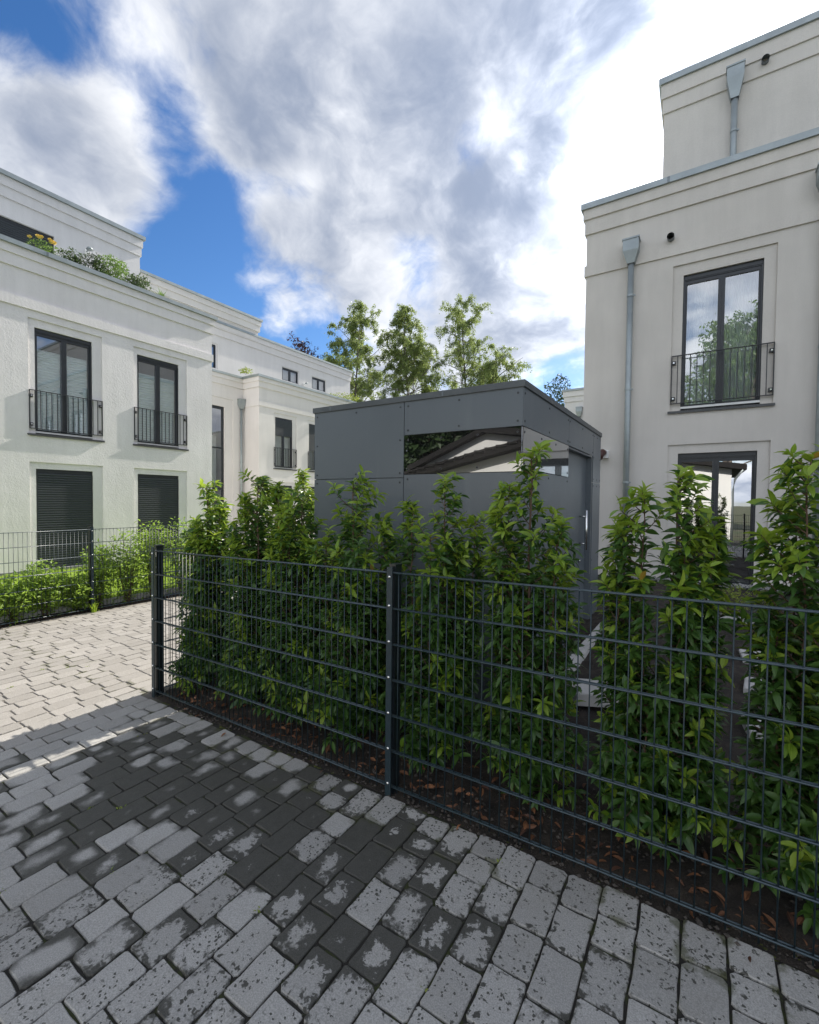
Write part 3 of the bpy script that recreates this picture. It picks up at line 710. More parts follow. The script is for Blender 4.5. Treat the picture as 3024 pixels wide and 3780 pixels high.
# ------------------------------------------------------------------ garden shed
sh = thing('garden_shed', 'dark grey flat-roofed garden shed clad in boards with narrow black window strip', 'shed', (-2.1, 4.7, .1))
SX0, SX1, SY0, SY1, SZ0, SZ1 = -3.165, -1.092, 3.20, 6.21, .02, 2.525
g = Off(sh); g.box(SX0+.012, SY0+.012, SZ0, SX1-.13, SY1-.012, SZ1-.002); g.build('core', 'dark_glass_back')
ff = frame(0, SY0, 1, 0, 0, -1); fs_ = frame(SX1, 0, 0, 1, 1, 0)
gp = .003
def panel(fr, u0, u1, z0, z1, name='wall_panel', mat='shed_panel', th=.012):
    g = Off(sh); g.fbox(fr, u0+gp, u1-gp, -th, 0, z0+gp, z1-gp); return g.build(name, mat)
P_ = [(ff, SX0, -2.122, 1.887, 2.525), (ff, SX0, -2.122, .06, 1.887), (ff, -2.122, SX1, 2.243, 2.525), (ff, -2.122, SX1, .95, 1.914), (ff, -2.122, SX1, .06, .95),
      (fs_, SY0, 4.55, 2.243, 2.525), (fs_, 4.55, 5.74, 2.243, 2.525), (fs_, 5.74, SY1, 1.93, 2.525), (fs_, 5.74, SY1, .06, 1.93), (fs_, SY0, 4.55, .06, 1.935)]
panels = [panel(*q) for q in P_]
wpan = panel(ff, -2.122, SX1-.006, 1.914, 2.243, 'window_strip', 'dark_acrylic', .010)
wpan2 = panel(fs_, SY0+.006, 4.55, 1.935, 2.243, 'window_strip', 'dark_acrylic', .010)
def fd(u, d, z): return fs_(u, d-.075, z)
for q in ((4.55, 5.74, 1.2, 2.243), (4.55, 5.74, .06, 1.2)): dpn = panel(fd, *q, name='door')
g = Off(sh); g.fbox(fs_, 5.725, 5.739, -.085, -.0125, .06, 2.24); g.fbox(fs_, 4.551, 4.565, -.085, -.0125, .06, 2.24); g.fbox(fs_, 4.566, 5.724, -.085, -.0125, 2.225, 2.242); g.build('door_frame', 'shed_panel')
g = Off(sh); hx = 5.42
g.tube([fs_(hx, .0, 1.15), fs_(hx, .0, 1.60)], .016, 12)
for z in (1.22, 1.53): g.tube([fs_(hx, -.075, z), fs_(hx, .0, z)], .009, 8)
g.tube([fs_(hx, -.074, 1.02), fs_(hx, -.055, 1.02)], .02, 12)
g.build('door_handle', 'steel_bright', dpn, smooth=True)
g = Off(sh)
g.box(SX0-.012, SY0-.012, 2.527, SX1+.012, SY1+.012, 2.574)
g.box(SX0-.004, SY0-.004, 2.522, SX1+.004, SY1+.004, 2.5268)
cap = g.build('roof_edge', 'shed_trim')
for fr_, uu in ((ff, -2.95), (ff, -1.75), (fs_, 4.4)):
    g = Off(sh); g.fbox(fr_, uu-.008, uu+.008, .0, .0135, 2.529, 2.5755); g.build('sheet_joint', 'shed_panel', cap)
def screws(owner, fr, u0, u1, z0, z1, nu, nz, mat='frame_anthracite'):
    g = Off(sh)
    for i in range(nu):
        for j in range(nz):
            if 0 < i < nu-1 and 0 < j < nz-1: continue
            u = u0+.04+(u1-u0-.08)*i/(nu-1); z = z0+.04+(z1-z0-.08)*j/(nz-1)
            g.tube([fr(u, -.002, z), fr(u, .0030, z)], .0088, 8)
    o = g.build('screw', mat, owner); o['kind'] = 'stuff'
for q, o in zip(P_, panels): screws(o, q[0], q[1], q[2], q[3], q[4], 3, 3 if q[4]-q[3] > .5 else 2)
screws(wpan, ff, -2.122, SX1, 1.914, 2.243, 4, 2); screws(wpan2, fs_, SY0, 4.55, 1.935, 2.243, 4, 2)

# ------------------------------------------------------------------ mesh fences
def double_rod(g, a, c, off, r=.0042):
    for s in (-1, 1):
        o_ = Vector(off)*s
        g.tube([Vector(a)+o_, Vector(c)+o_], r, 6)
wire_me = None
def wire_mesh():
    global wire_me
    if wire_me is None:
        g = Geo(); g.tube([(0, 0, -.033), (0, 0, 1.207)], .0030, 6); wire_me = g.data('vertical_wire', 'fence_coat', smooth=True)
    return wire_me
def fence_run(root, p0, p1, zf, skip=()):
    """double-rod mats between two plan points; zf(x, y) is the level of the lowest rod"""
    p0 = Vector((*p0, 0)); p1 = Vector((*p1, 0)); L = (p1-p0).length; d = (p1-p0)/L; nrm = Vector((-d.y, d.x, 0))
    R = root.location
    for k in range(7):
        g = Off(root)
        a = p0.copy(); a.z = zf(a)+.2*k; c = p1.copy(); c.z = zf(c)+.2*k
        double_rod(g, a, c, nrm*.0072); g.build('horizontal_rod', 'fence_rod', smooth=True)
    n = int(L/.05)
    for i in range(1, n):
        p = p0+d*(i*.05)
        o = link('vertical_wire', wire_mesh(), root); o.location = (p.x-R.x, p.y-R.y, zf(p)-R.z)
def fence_post(root, p, d, zlow, ground, side, bar_u=0.0):
    """box post behind the mat (side = unit vector away from viewer) with bolted cover bar"""
    d = Vector(d); s = Vector(side); p = Vector((*p, 0))
    fr = lambda u, dd, z: tuple(p+d*u+s*dd+Vector((0, 0, z)))
    g = Off(root); g.fbox(fr, -.02, .02, .012, .072, ground-.05, zlow+1.235); post = g.build('fence_post', 'fence_coat_dark')
    g = Off(root); g.fbox(fr, -.0225, .0225, .009, .075, zlow+1.2352, zlow+1.245); g.build('post_cap', 'fence_coat_dark', post)
    g = Off(root); g.fbox(fr, bar_u-.0185, bar_u+.0185, -.0185, -.0125, ground-.02, zlow+1.232); g.build('cover_bar', 'fence_coat', post)
    gb = Geo(); gb.tube([(0, 0, -.005), (0, 0, .001), (0, 0, .0045)], [.0085, .0085, .005], 10); me = gb.data('bolt', 'steel_bright', smooth=True)
    q = s.to_track_quat('-Z', 'Y')
    for k in range(7):
        o = link('bolt', me, post); b_ = Vector(fr(bar_u, -.0195, zlow+.2*k+(.018 if k else .02)-(.04 if k == 6 else 0)))
        o.location = b_-root.location; o.rotation_mode = 'QUATERNION'; o.rotation_quaternion = q
FY = 2.05
zf1 = lambda p: .048+(p[0]+3.8)*.02
mf = thing('mesh_fence', 'dark green mesh fence before the laurel hedge, turning back at its corner post', 'fence', (-1.4, FY, .05))
fence_run(mf, (-3.925, FY), (-1.435, FY), zf1); fence_run(mf, (-1.435, FY), (1.065, FY), zf1); fence_run(mf, (1.065, FY), (1.6, FY), zf1)
fence_run(mf, (-3.885, 2.13), (-3.885, 6.0), lambda p: .048)
fence_post(mf, (-3.905, FY), (1, 0, 0), zf1((-3.9,)), 0.0, (0, 1, 0), .010); fence_post(mf, (-1.435, FY), (1, 0, 0), zf1((-1.435,)), .045, (0, 1, 0)); fence_post(mf, (1.065, FY), (1, 0, 0), zf1((1.065,)), .09, (0, 1, 0))
fence_post(mf, (-3.885, 4.6), (0, 1, 0), .048, 0, (1, 0, 0))
bf = thing('mesh_fence', 'dark mesh fence across the drive in front of the sunlit lawn', 'fence', (-7.7, 3.1, 0))
zf2 = lambda p: .006
fence_run(bf, (-7.70, .60), (-7.70, 3.125), zf2); fence_run(bf, (-7.70, 3.125), (-7.70, 5.65), zf2); fence_run(bf, (-7.70, 5.65), (-7.70, 8.2), zf2)
for y in (.6, 3.125, 5.65, 8.2): fence_post(bf, (-7.70, y), (0, 1, 0), .006, -.04, (-1, 0, 0))

# ------------------------------------------------------------------ leaves and plants
def leaf_geo(L, W, droop, fold, seg=4):
    """leaf lying along +X, midrib curving down, blade folded slightly along the midrib"""
    vs = [(0, 0, 0)]; uv = [(0, .5)]
    for i in range(1, seg):
        t_ = i/seg; w = W*.5*(sin(pi*t_**.85)**.8); x = L*t_*(1-.12*droop*t_); z = -droop*L*t_*t_*.55
        vs += [(x, w, z+fold*w), (x, 0, z), (x, -w, z+fold*w)]; uv += [(t_, .5+w/W), (t_, .5), (t_, .5-w/W)]
    vs.append((L*(1-.12*droop), 0, -droop*L*.55)); uv.append((1, .5)); e = len(vs)-1
    fs = [(0, 2, 1), (0, 3, 2)]
    for i in range(seg-2):
        a = 1+3*i; fs += [(a, a+1, a+4, a+3), (a+1, a+2, a+5, a+4)]
    a = e-3; fs += [(a, a+1, e), (a+1, a+2, e)]
    return vs, fs, uv
LEAF_V = [leaf_geo(1, .34, .55, .5), leaf_geo(1, .30, .9, .35), leaf_geo(1, .38, .3, .6)]
LEAF_ME = {}
leaf_mat('leaf_yellow', (.30, .20, .03), (.42, .26, .04), .35, .5)
for kind in ('leaf_old', 'leaf_young', 'leaf_yellow'):
    for i, (vs, fs, uv) in enumerate(LEAF_V):
        g = Geo(); g.mesh(vs, fs, uv); LEAF_ME[kind, i] = g.data('leaf', kind, smooth=True)
SMALL_LEAF = ([(0, 0, 0), (.5, .22, .06), (1, 0, -.12), (.5, -.22, .06)], [(0, 3, 2, 1)], [(0, .5), (.5, 1), (1, .5), (.5, 0)])
def leaf_matrix(pos, d, size, r, roll=.5):
    d = d.normalized(); upv = Vector((0, 0, 1)) if abs(d.z) < .93 else Vector((r.uniform(-1, 1), r.uniform(-1, 1), .1))
    y = upv.cross(d).normalized(); z = d.cross(y)
    a = r.gauss(0, roll); y2 = y*cos(a)+z*sin(a); z2 = d.cross(y2)
    return Matrix(((d.x*size, y2.x*size, z2.x*size, pos.x), (d.y*size, y2.y*size, z2.y*size, pos.y), (d.z*size, y2.z*size, z2.z*size, pos.z), (0, 0, 0, 1)))
def put_leaf(g, M_, data):
    vs, fs, uv = data
    g.mesh([tuple(M_ @ Vector(p)) for p in vs], fs, uv)
def rdir(r, elev=None):
    a = r.uniform(0, 2*pi); e = r.uniform(-1, 1) if elev is None else sin(elev)
    q = sqrt(max(0, 1-e*e)); return Vector((cos(a)*q, sin(a)*q, e))
def laurel(x, y, h, rad, seed, label, tops=None, dens=1.0, nparts=300):
    r = random.Random(seed); z0 = zb(x, y)
    root = thing('laurel_shrub', label, 'shrub', (x, y, z0), 'laurel shrubs planted as a hedge behind the mesh fence')
    leaves = []; stem = Geo(); twigs = Geo()
    leaders = []
    for (ox, oy, hh) in (tops or [(0, 0, 1.0)]): leaders.append((Vector((ox, oy, hh*h)), .12 if (ox or oy) else 0.0))
    for i in range(int(6*dens)):
        a = i*2.4+r.uniform(-.4, .4); q = rad*r.uniform(.35, .75); leaders.append((Vector((cos(a)*q, sin(a)*q*.8, h*r.uniform(.40, .86))), r.uniform(.02, .15)))
    def add(pos, d, size, young): leaves.append((pos, d, size, young))
    def rosette(p, ax, young, n, big=1.0):
        ax = ax.normalized(); e = ax.orthogonal().normalized(); f = ax.cross(e)
        for k in range(n):
            a = k*2.4+r.uniform(-.3, .3); up_ = 1.0-1.1*(k/n)
            d = (e*cos(a)+f*sin(a))+ax*(up_+r.uniform(-.1, .2))
            add(p-ax*(.006*k), d, big*r.uniform(.045, .092), young)
    def radius_at(z):
        t_ = z/h
        return rad*(1.0 if t_ < .68 else 1.0-.50*(t_-.68)/.32)
    for tip, start in leaders:
        b0 = Vector((tip.x*.35, tip.y*.35, start*tip.z)) + Vector((r.uniform(-.02, .02), r.uniform(-.02, .02), 0))
        ctrl = Vector((tip.x*1.05, tip.y*1.05, b0.z+(tip.z-b0.z)*.40))
        N = 14; pts = []
        for i in range(N+1):
            t_ = i/N; pts.append(b0*(1-t_)**2+ctrl*2*t_*(1-t_)+tip*t_*t_+Vector((r.gauss(0, .005), r.gauss(0, .005), 0)))
        stem.tube(pts, [(.012 if start == 0 else .006)*(1-.8*i/N)+.0015 for i in range(N+1)], 6)
        hi = tip.z/h
        rosette(pts[-1], pts[-1]-pts[-2], hi > .5, 11, 1.1)
        for i in range(1, N):
            for q in range(4):
                p = pts[i].lerp(pts[i+1], r.random()); d = rdir(r, r.uniform(-.3, .6))
                add(p, d, r.uniform(.055, .088), (p.z > tip.z-.22) and hi > .5 and r.random() < .8)
        nt = int(tip.z*(27 if start == 0 or hi > .84 else 20)*dens)
        for k in range(nt):
            t_ = (k+r.random())/nt*.97+.015; i = int(t_*N); p = pts[i].lerp(pts[min(N, i+1)], t_*N-i)
            R = radius_at(p.z); rest = max(.05, R-sqrt(p.x*p.x+p.y*p.y)*.7)
            if r.random() < .65 and p.xy.length > .03: a = atan2(p.y, p.x)+r.gauss(0, .9); out = Vector((cos(a), sin(a), 0))
            else: out = rdir(r, 0)
            out.z = r.uniform(.25, .9) if p.z > .35 else r.uniform(-.2, .4)
            tl = max(.07, min(rest*r.uniform(.7, 1.15), .30)); n = 5; q = p.copy(); dd = out.normalized(); tp = [q.copy()]
            for j in range(n):
                dd = (dd+Vector((r.gauss(0, .10), r.gauss(0, .10), .13))).normalized(); q = q+dd*(tl/n); tp.append(q.copy())
            twigs.tube(tp, [.003, .0028, .0025, .002, .0018, .0012], 4, False)
            yt = r.random() < (.95 if q.z > .80*h else .60 if q.z > .62*h else .20)
            rosette(q, dd, yt, r.randint(7, 10), .85+.2*r.random())
            nl = int(tl/.017)
            for j in range(nl):
                s_ = (j+.5)/nl; ii = min(n-1, int(s_*n)); pp = tp[ii].lerp(tp[ii+1], s_*n-ii)
                e = dd.orthogonal().normalized(); f = dd.cross(e); a = j*2.4+r.uniform(-.4, .4)
                d = (e*cos(a)+f*sin(a))*.9+dd*.5+Vector((0, 0, -.12)); add(pp, d, r.uniform(.045, .095), yt and s_ > .75 and r.random() < .6)
    for k in range(int(34*dens)):
        a = r.uniform(0, 2*pi); p = Vector((cos(a)*.03, sin(a)*.03, r.uniform(.05, .42))); q = p.copy(); dd = Vector((cos(a), sin(a), r.uniform(-.35, .25))).normalized()
        tl = rad*r.uniform(.6, 1.15); tp = [q.copy()]
        for j in range(5): dd = (dd+Vector((r.gauss(0, .1), r.gauss(0, .1), .05))).normalized(); q = q+dd*tl/5; tp.append(q.copy())
        twigs.tube(tp, [.003, .0028, .0025, .002, .0018, .0012], 4, False); yt = r.random() < .22
        rosette(q, dd, yt, r.randint(7, 10), 1.0)
        for j in range(int(tl/.02)):
            s_ = (j+.5)*.02/tl; ii = min(4, int(s_*5)); pp = tp[ii].lerp(tp[ii+1], s_*5-ii); add(pp, rdir(r, r.uniform(-.5, .4))+dd*.5, r.uniform(.055, .09), False)
    base = Vector((x, y, z0))
    leaves = [l for l in leaves if l[0].z > .03 and (base+l[0]).y > FY+.02-(.05 if r.random() < .12 else 0) and not (SX0-.02 < (base+l[0]).x < SX1+.02 and (base+l[0]).y > SY0-.03)]
    leaves.sort(key=lambda l: (base+l[0]-CAM).length - (.12 if l[3] else 0) if in_view(base+l[0]) else 99)
    for pos, d, size, young in leaves[:nparts]:
        o = link('leaf', LEAF_ME['leaf_yellow' if r.random() < .006 else 'leaf_young' if young else 'leaf_old', r.randrange(3)], root)
        o.matrix_basis = leaf_matrix(pos, d, size, r)
    g = Geo()
    for pos, d, size, young in leaves[nparts:]:
        g.cur = 1 if young else 0; g.r = r.random()
        put_leaf(g, leaf_matrix(pos, d, size, r), LEAF_V[r.randrange(3)])
    if g.f:
        o = g.build('foliage', ['leaf_old', 'leaf_young'], root, smooth=True, attr=True); o['kind'] = 'stuff'
    stem.build('stem', 'bark_brown', root, smooth=True); o = twigs.build('twigs', 'bark_brown', root); o['kind'] = 'stuff'
    return root
laurel(-3.71, 2.42, 1.72, .22, 1, 'leafy laurel shrub closest to the fence corner post, nearest the drive', [(0, 0, 1.03), (.1, .05, .93)], 1.35)
laurel(-3.02, 2.42, 1.80, .27, 2, 'bushy laurel shrub second from the corner post, left of the shed front', [(0, 0, 1.0), (.18, .05, .97), (-.16, 0, .93)], 1.35)
laurel(-2.55, 2.45, 1.60, .31, 3, 'laurel shrub third from the corner post, before the shed left edge', [(0, 0, 1.03), (-.15, 0, .95)], 1.3)
laurel(-2.05, 2.45, 1.74, .31, 4, 'single-peaked laurel shrub against plain left boards of the shed', [(0, 0, 1.0), (.22, .05, .86)], 1.15)
laurel(-1.42, 2.45, 1.73, .28, 5, 'three-peaked laurel shrub right of the middle fence post, under the shed window', [(.10, 0, 1.01), (-.17, .05, .92), (.28, .05, .87)], 1.05)
laurel(-.79, 2.46, 1.86, .25, 6, 'tall narrow laurel shrub in front of the shed corner, reaching its window', [(0, 0, 1.01), (-.12, 0, .91)], 1.05)
laurel(-.15, 2.44, 1.72, .25, 7, 'broad laurel shrub before the glazed door of the right villa', [(.06, 0, 1.0), (-.17, .05, .86), (.20, .05, .86), (-.08, 0, .95)], 1.1)
laurel(.395, 2.42, 1.78, .25, 8, 'laurel shrub at the right edge, before the second downpipe', [(-.03, 0, 1.0), (.13, .0, .97)], 1.25)
laurel(-3.62, 2.95, 1.78, .20, 10, 'laurel shrub behind the corner shrub, beside the side fence', [(0, 0, 1.0), (.15, .1, .95)], 1.15, 150)
laurel(-3.62, 3.5, 1.86, .20, 11, 'laurel shrub between side fence and left flank of the shed', [(0, 0, 1.0), (-.1, .1, .95)], 1.1, 100)
laurel(-3.62, 4.1, 1.86, .20, 12, 'farthest laurel shrub of the side row, beside the shed flank', [(0, 0, 1.0)], 1.0, 60)

def bush(name, label, cat, x, y, z, h, rad, n, mat, size, seed, group=None, flat=1.0, stems=5, upright=.0, flowers=0, tall=0):
    """rounded or loose small-leaved bush: stems, twig ends, joined foliage"""
    r = random.Random(seed); root = thing(name, label, cat, (x, y, z), group)
    st = Geo(); g = Geo(); ends = []
    for i in range(stems):
        a = r.uniform(0, 2*pi); q = rad*r.uniform(.2, .9); hh = h*r.uniform(.6, 1.0)
        tip = Vector((cos(a)*q, sin(a)*q*flat, hh)); pts = [Vector((cos(a)*.02, sin(a)*.02, 0)), Vector((tip.x*.45, tip.y*.45, hh*.5))+Vector((r.gauss(0, .03)*rad, r.gauss(0, .03)*rad, 0)), tip]
        st.tube(pts, [.006*h+.002, .004*h+.0015, .002], 5, False); ends.append(pts)
    for i in range(n):
        if upright and r.random() < upright:
            pts = ends[r.randrange(stems)]; t_ = r.random()**.7
            p = (pts[0].lerp(pts[1], t_*2) if t_ < .5 else pts[1].lerp(pts[2], t_*2-1)) + Vector((r.gauss(0, 1), r.gauss(0, 1), r.gauss(0, 1)))*size*1.3*(1.2-t_*.8)
        else:
            v = rdir(r)*(r.random()**.35); p = Vector((v.x*rad, v.y*rad*flat, h*.55+v.z*h*.45))
            if mnoise.noise(p*(2.2/max(rad, .1))+Vector((seed, 0, 0))) < -.12: continue
        g.r = r.random(); d = rdir(r); d.z = d.z*.6+.15
        put_leaf(g, leaf_matrix(p, d, size*r.uniform(.7, 1.3), r, .8), SMALL_LEAF)
    st.build('stem', 'bark_brown', root); o = g.build('foliage', mat, root, attr=True); o['kind'] = 'stuff'
    for i in range(flowers):
        v = rdir(r, r.uniform(.1, 1.3)); v = Vector((abs(v.x), v.y, v.z)); gf = Geo(); p = Vector((v.x*rad, v.y*rad*flat, h*.60+v.z*h*.45))
        for k in range(9):
            a = k*2.4; d = Vector((cos(a), sin(a), .25+.9*(k/9))); put_leaf(gf, leaf_matrix(p, d, .06, r, .2), ([(0, 0, 0), (.6, .45, .1), (1, 0, .3), (.6, -.45, .1)], [(0, 3, 2, 1)], None))
        gf.build('flower', 'yellow_petal', root)
    return root
# loose shrubs along the lawn behind the far fence
SH = [(1.75, .78), (2.25, .66), (2.62, .82), (2.98, .55), (3.32, .98), (3.72, 1.22), (4.15, 1.34), (4.62, 1.40), (5.2, 1.30)]
SHL = ['loose privet shrub at left picture edge behind the far fence', 'loose privet shrub with tall tip, left of the window shutter', 'loose privet shrub standing before the left shutter edge', 'low sparse privet shrub in front of the large closed shutter',
       'privet shrub leaning on the far fence post from the left', 'tall privet shrub directly right of the far fence post', 'dense privet shrub between far fence post and the hedge', 'tall pointed privet shrub beside the near corner post', 'privet shrub mostly hidden behind the near corner hedge']
for i, (y, h) in enumerate(SH):
    bush('privet_shrub', SHL[i], 'shrub', -7.93+.06*sin(i*3), y, -.03, h, .34, 1900, 'leaf_privet', .062, 40+i, 'loose shrubs along the lawn behind the far fence', .9, 12, .5)
bush('box_shrub', 'small round light green box shrub on bare soil before the glazed door', 'shrub', .36, 6.75, zb(.36, 6.75), .36, .22, 900, 'leaf_lime', .035, 60, None, 1.0, 6)
# roof terrace planting
TZ = 6.755
bush('rose_bush', 'yellow flowering rose bush leftmost on the roof terrace', 'flowers', -12.0, 4.0, TZ, .42, .30, 700, 'leaf_shrub', .05, 61, 'plants on the roof terrace', 1.0, 6, 0, 12)
bush('terrace_shrub', 'grey-green trailing shrub right of the yellow roses', 'shrub', -12.0, 4.55, TZ, .46, .34, 1000, 'leaf_grey', .055, 62, 'plants on the roof terrace', 1.0, 8, .5)
bush('terrace_shrub', 'fresh green clipped shrub in the middle of the roof terrace', 'shrub', -12.0, 5.33, TZ, .68, .38, 2000, 'leaf_shrub', .06, 63, 'plants on the roof terrace')
bush('terrace_shrub', 'dark bluish shrub left of the clipped green one on the terrace', 'shrub', -12.0, 4.97, TZ, .60, .28, 1000, 'leaf_dark', .05, 64, 'plants on the roof terrace')
bush('terrace_shrub', 'olive shrub with pale leaves toward the terrace right end', 'shrub', -12.0, 5.92, TZ, .50, .34, 1000, 'leaf_grey', .065, 65, 'plants on the roof terrace', 1.0, 8, .4)
def grass_tuft(name, label, x, y, z, h, rad, n, mat, seed, wid=.012, group=None):
    r = random.Random(seed); root = thing(name, label, 'grass', (x, y, z), group); g = Geo()
    for i in range(n):
        a = r.uniform(0, 2*pi); b0 = Vector((cos(a), sin(a), 0))*rad*.25*r.random(); d = rdir(r, 0); hh = h*r.uniform(.55, 1); lean = rad*r.uniform(.1, 1)
        p1 = b0+d*lean*.35+Vector((0, 0, hh*.65)); p2 = b0+d*lean+Vector((0, 0, hh*r.uniform(.8, 1))); w = Vector((-d.y, d.x, 0))*wid*.5; g.r = r.random()
        g.face([b0-w, b0+w, p1+w*.8, p1-w*.8]); g.face([p1-w*.8, p1+w*.8, p2])
    o = g.build('blades', mat, root, attr=True); o['kind'] = 'stuff'; return root
grass_tuft('grass_tuft', 'spiky ornamental grass at the right end of the roof terrace', -12.0, 6.5, TZ, .42, .28, 70, 'leaf_shrub', 66, .018, 'plants on the roof terrace')
grass_tuft('grass_tuft', 'weedy grass tuft at the foot of the far fence post', -7.66, 3.13, -.05, .20, .16, 40, 'grass_blade', 67, .008)
bush('terrace_shrub', 'lime-leaved plant on the corner of the farther villa roof edge', 'shrub', -15.75, 12.0, 6.75, .28, .30, 240, 'leaf_lime', .09, 68, None, 1.0, 6)
bush('terrace_shrub', 'bright green feathery plant spilling over the farther terrace edge', 'shrub', -15.65, 17.8, 6.75, .30, .95, 900, 'leaf_lime', .09, 69, None, 1.0, 9)

# ------------------------------------------------------------------ trees
def birch(label, x, y, h, crown, seed, nleaf, mat='leaf_birch', size=.17, name='birch_tree', droop=1.0, base=.38, group='birch trees behind the villas', trunks=3):
    r = random.Random(seed); root = thing(name, label, 'tree', (x, y, -.1), group)
    wood = Geo(); g = Geo(); twig = []
    def path(p, d, L, n, jit, bend):
        q = p.copy(); dd = d.normalized(); out = [q.copy()]
        for k in range(n):
            dd = (dd+Vector((r.gauss(0, jit), r.gauss(0, jit), r.gauss(bend, jit)))).normalized(); q = q+dd*(L/n); out.append(q.copy())
        return out
    def at(pts, t_):
        f = t_*(len(pts)-1); k = min(len(pts)-2, int(f)); return pts[k].lerp(pts[k+1], f-k), (pts[k+1]-pts[k]).normalized()
    stems = [path(Vector((0, 0, 0)), Vector((r.gauss(0, .02), r.gauss(0, .02), 1)), h*.97, 12, .03, .03)]
    for k in range(trunks-1):
        p, d = at(stems[0], r.uniform(.22, .34)); a = r.uniform(0, 2*pi); stems.append(path(p, Vector((cos(a)*.30, sin(a)*.30, 1)), h*r.uniform(.48, .58), 9, .05, .05))
    for si, st in enumerate(stems):
        wood.tube(st, [(.17 if si == 0 else .10)*(1-.85*k/(len(st)-1))+.012 for k in range(len(st))], 7, False)
        nl = 40 if si == 0 else 20
        for k in range(nl):
            u_ = base+(.985-base)*(k+r.random())/nl if si == 0 else .12+.86*(k+r.random())/nl
            p, d = at(st, u_); t_ = p.z/h
            prof = min(1, .62+.8*t_)*(1-.74*max(0, (t_-.42)/.58)**1.35)
            R = crown*prof*r.uniform(.55, 1.15)*(1 if si == 0 else .72); a = k*2.4+r.uniform(-.5, .5)
            lb = path(p, Vector((cos(a), sin(a), r.uniform(.55, 1.5))), R*1.45, 7, .11, -.03)
            wood.tube(lb, [.035*(.4+prof)*(1-.8*q/7)+.006 for q in range(8)], 5, False)
            for m_ in range(7):
                b, bd = at(lb, r.uniform(.30, 1)); e = rdir(r); sb = path(b, bd*.7+e*.8+Vector((0, 0, .15)), R*r.uniform(.22, .45)+.25, 4, .2, -.05*droop)
                wood.tube(sb, [.012, .010, .008, .006, .004], 3, False); twig.append(sb)
                for w_ in range(2):
                    c_, cd = at(sb, r.uniform(.4, 1)); tw = path(c_, cd+rdir(r)*.6, r.uniform(.45, 1.15), 4, .15, -.38*droop); twig.append(tw)
                    wood.tube(tw, [.006, .005, .004, .004, .003], 3, False)
    for i in range(nleaf):
        p, d_ = at(twig[r.randrange(len(twig))], r.random()**.7)
        p = p+Vector((r.gauss(0, .09), r.gauss(0, .09), -abs(r.gauss(0, .16))*droop)); d = rdir(r); d.z -= .7*droop; g.r = r.random()
        put_leaf(g, leaf_matrix(p, d, size*r.uniform(.6, 1.4), r, 1.2), SMALL_LEAF)
    wood.build('trunk', 'bark_birch', root, smooth=True); o = g.build('crown', mat, root, attr=True); o['kind'] = 'stuff'
    return root
birch('wispy birch tree at left of the three, next to the white roof edge', -29.5, 35.2, 20.8, 3.7, 71, 60000, size=.18, base=.18, trunks=2)
birch('middle birch tree of the three, squeezed between the other two crowns', -24.3, 38.4, 20.9, 3.2, 72, 58000, size=.18, base=.18, trunks=2)
birch('birch tree at right of the three, with a wide airy fan of twigs', -19.3, 41.6, 21.6, 3.6, 73, 54000, size=.17, base=.18, trunks=2)
bush('leafy_tree', 'yellow-green treetop just above the shed roof right of the birches', 'tree', -16.9, 42.2, 0, 12.8, 2.2, 2600, 'leaf_lime', .34, 74)
bush('leafy_tree', 'small grey-green treetop above the shed roof peak', 'tree', -14.4, 42.2, 0, 13.4, 1.5, 1800, 'leaf_grey', .34, 75)
bush('conifer_tree', 'dark green treetop between shed roof and distant cream villa', 'tree', -10.9, 40.9, 0, 13.0, 2.0, 9000, 'leaf_dark', .26, 76)
birch('purple-leaved treetop peeking over the farther villa roof', -33.0, 28.3, 16.8, 2.2, 77, 3500, 'leaf_purple', .26, 'purple_tree', .1, .35, None, 1)
birch('large leafy tree across the path, mirrored in the upper French window', 1.0, -14.0, 12.6, 3.0, 78, 16000, 'leaf_shrub', .24, 'leafy_tree', .3, .35, None, 3)
bush('leafy_tree', 'dark tree behind the low gabled house, mirrored in the shed window', 'tree', -11.5, -15.5, 0, 11, 5.5, 16000, 'leaf_dark', .5, 79)
bush('leafy_tree', 'second dark tree behind the low gabled house', 'tree', -17.5, -16.5, 0, 10, 5.5, 14000, 'leaf_dark', .5, 80)

# ------------------------------------------------------------------ garden details
r = random.Random(5)
def slab(x, y, sx, sy, rot, label, th=.035, lift=.005):
    root = bpy.data.objects.new('concrete_slab', None)
    g = Geo(); g.box(-sx/2+.006, -sy/2+.006, 0, sx/2-.006, sy/2-.006, th); g.box(-sx/2, -sy/2, -.03, sx/2, sy/2, th-.006)
    o = g.build('concrete_slab', 'concrete_slab'); o.location = (x, y, zb(x, y)+lift); o.rotation_euler = (r.uniform(-.05, .05), r.uniform(-.05, .05), rot)
    bpy.data.objects.remove(root)
    o['label'] = label; o['category'] = 'paving slab'; o['group'] = 'pale concrete slabs in the planting bed'
slab(-.66, 3.66, .34, .30, .5, 'tilted pale concrete slab on soil near the shed corner', .06, .05)
slab(-.93, 4.6, .09, 1.9, -.03, 'long narrow pale kerb stone along the shed right side', .05)
slab(.20, 6.35, .85, .10, .0, 'pale kerb stone lying across the bed before the box shrub', .06)
slab(.41, 3.75, .25, .28, .1, 'nearest pale stepping slab of the row behind the right-edge shrub')
slab(.45, 4.45, .25, .28, -.1, 'second pale stepping slab of the row behind the right-edge shrub')
slab(.47, 5.15, .25, .28, .05, 'third pale stepping slab of the row behind the right-edge shrub')
slab(.12, 7.2, .12, .30, .0, 'small upright pale stone left of the box shrub', .16)
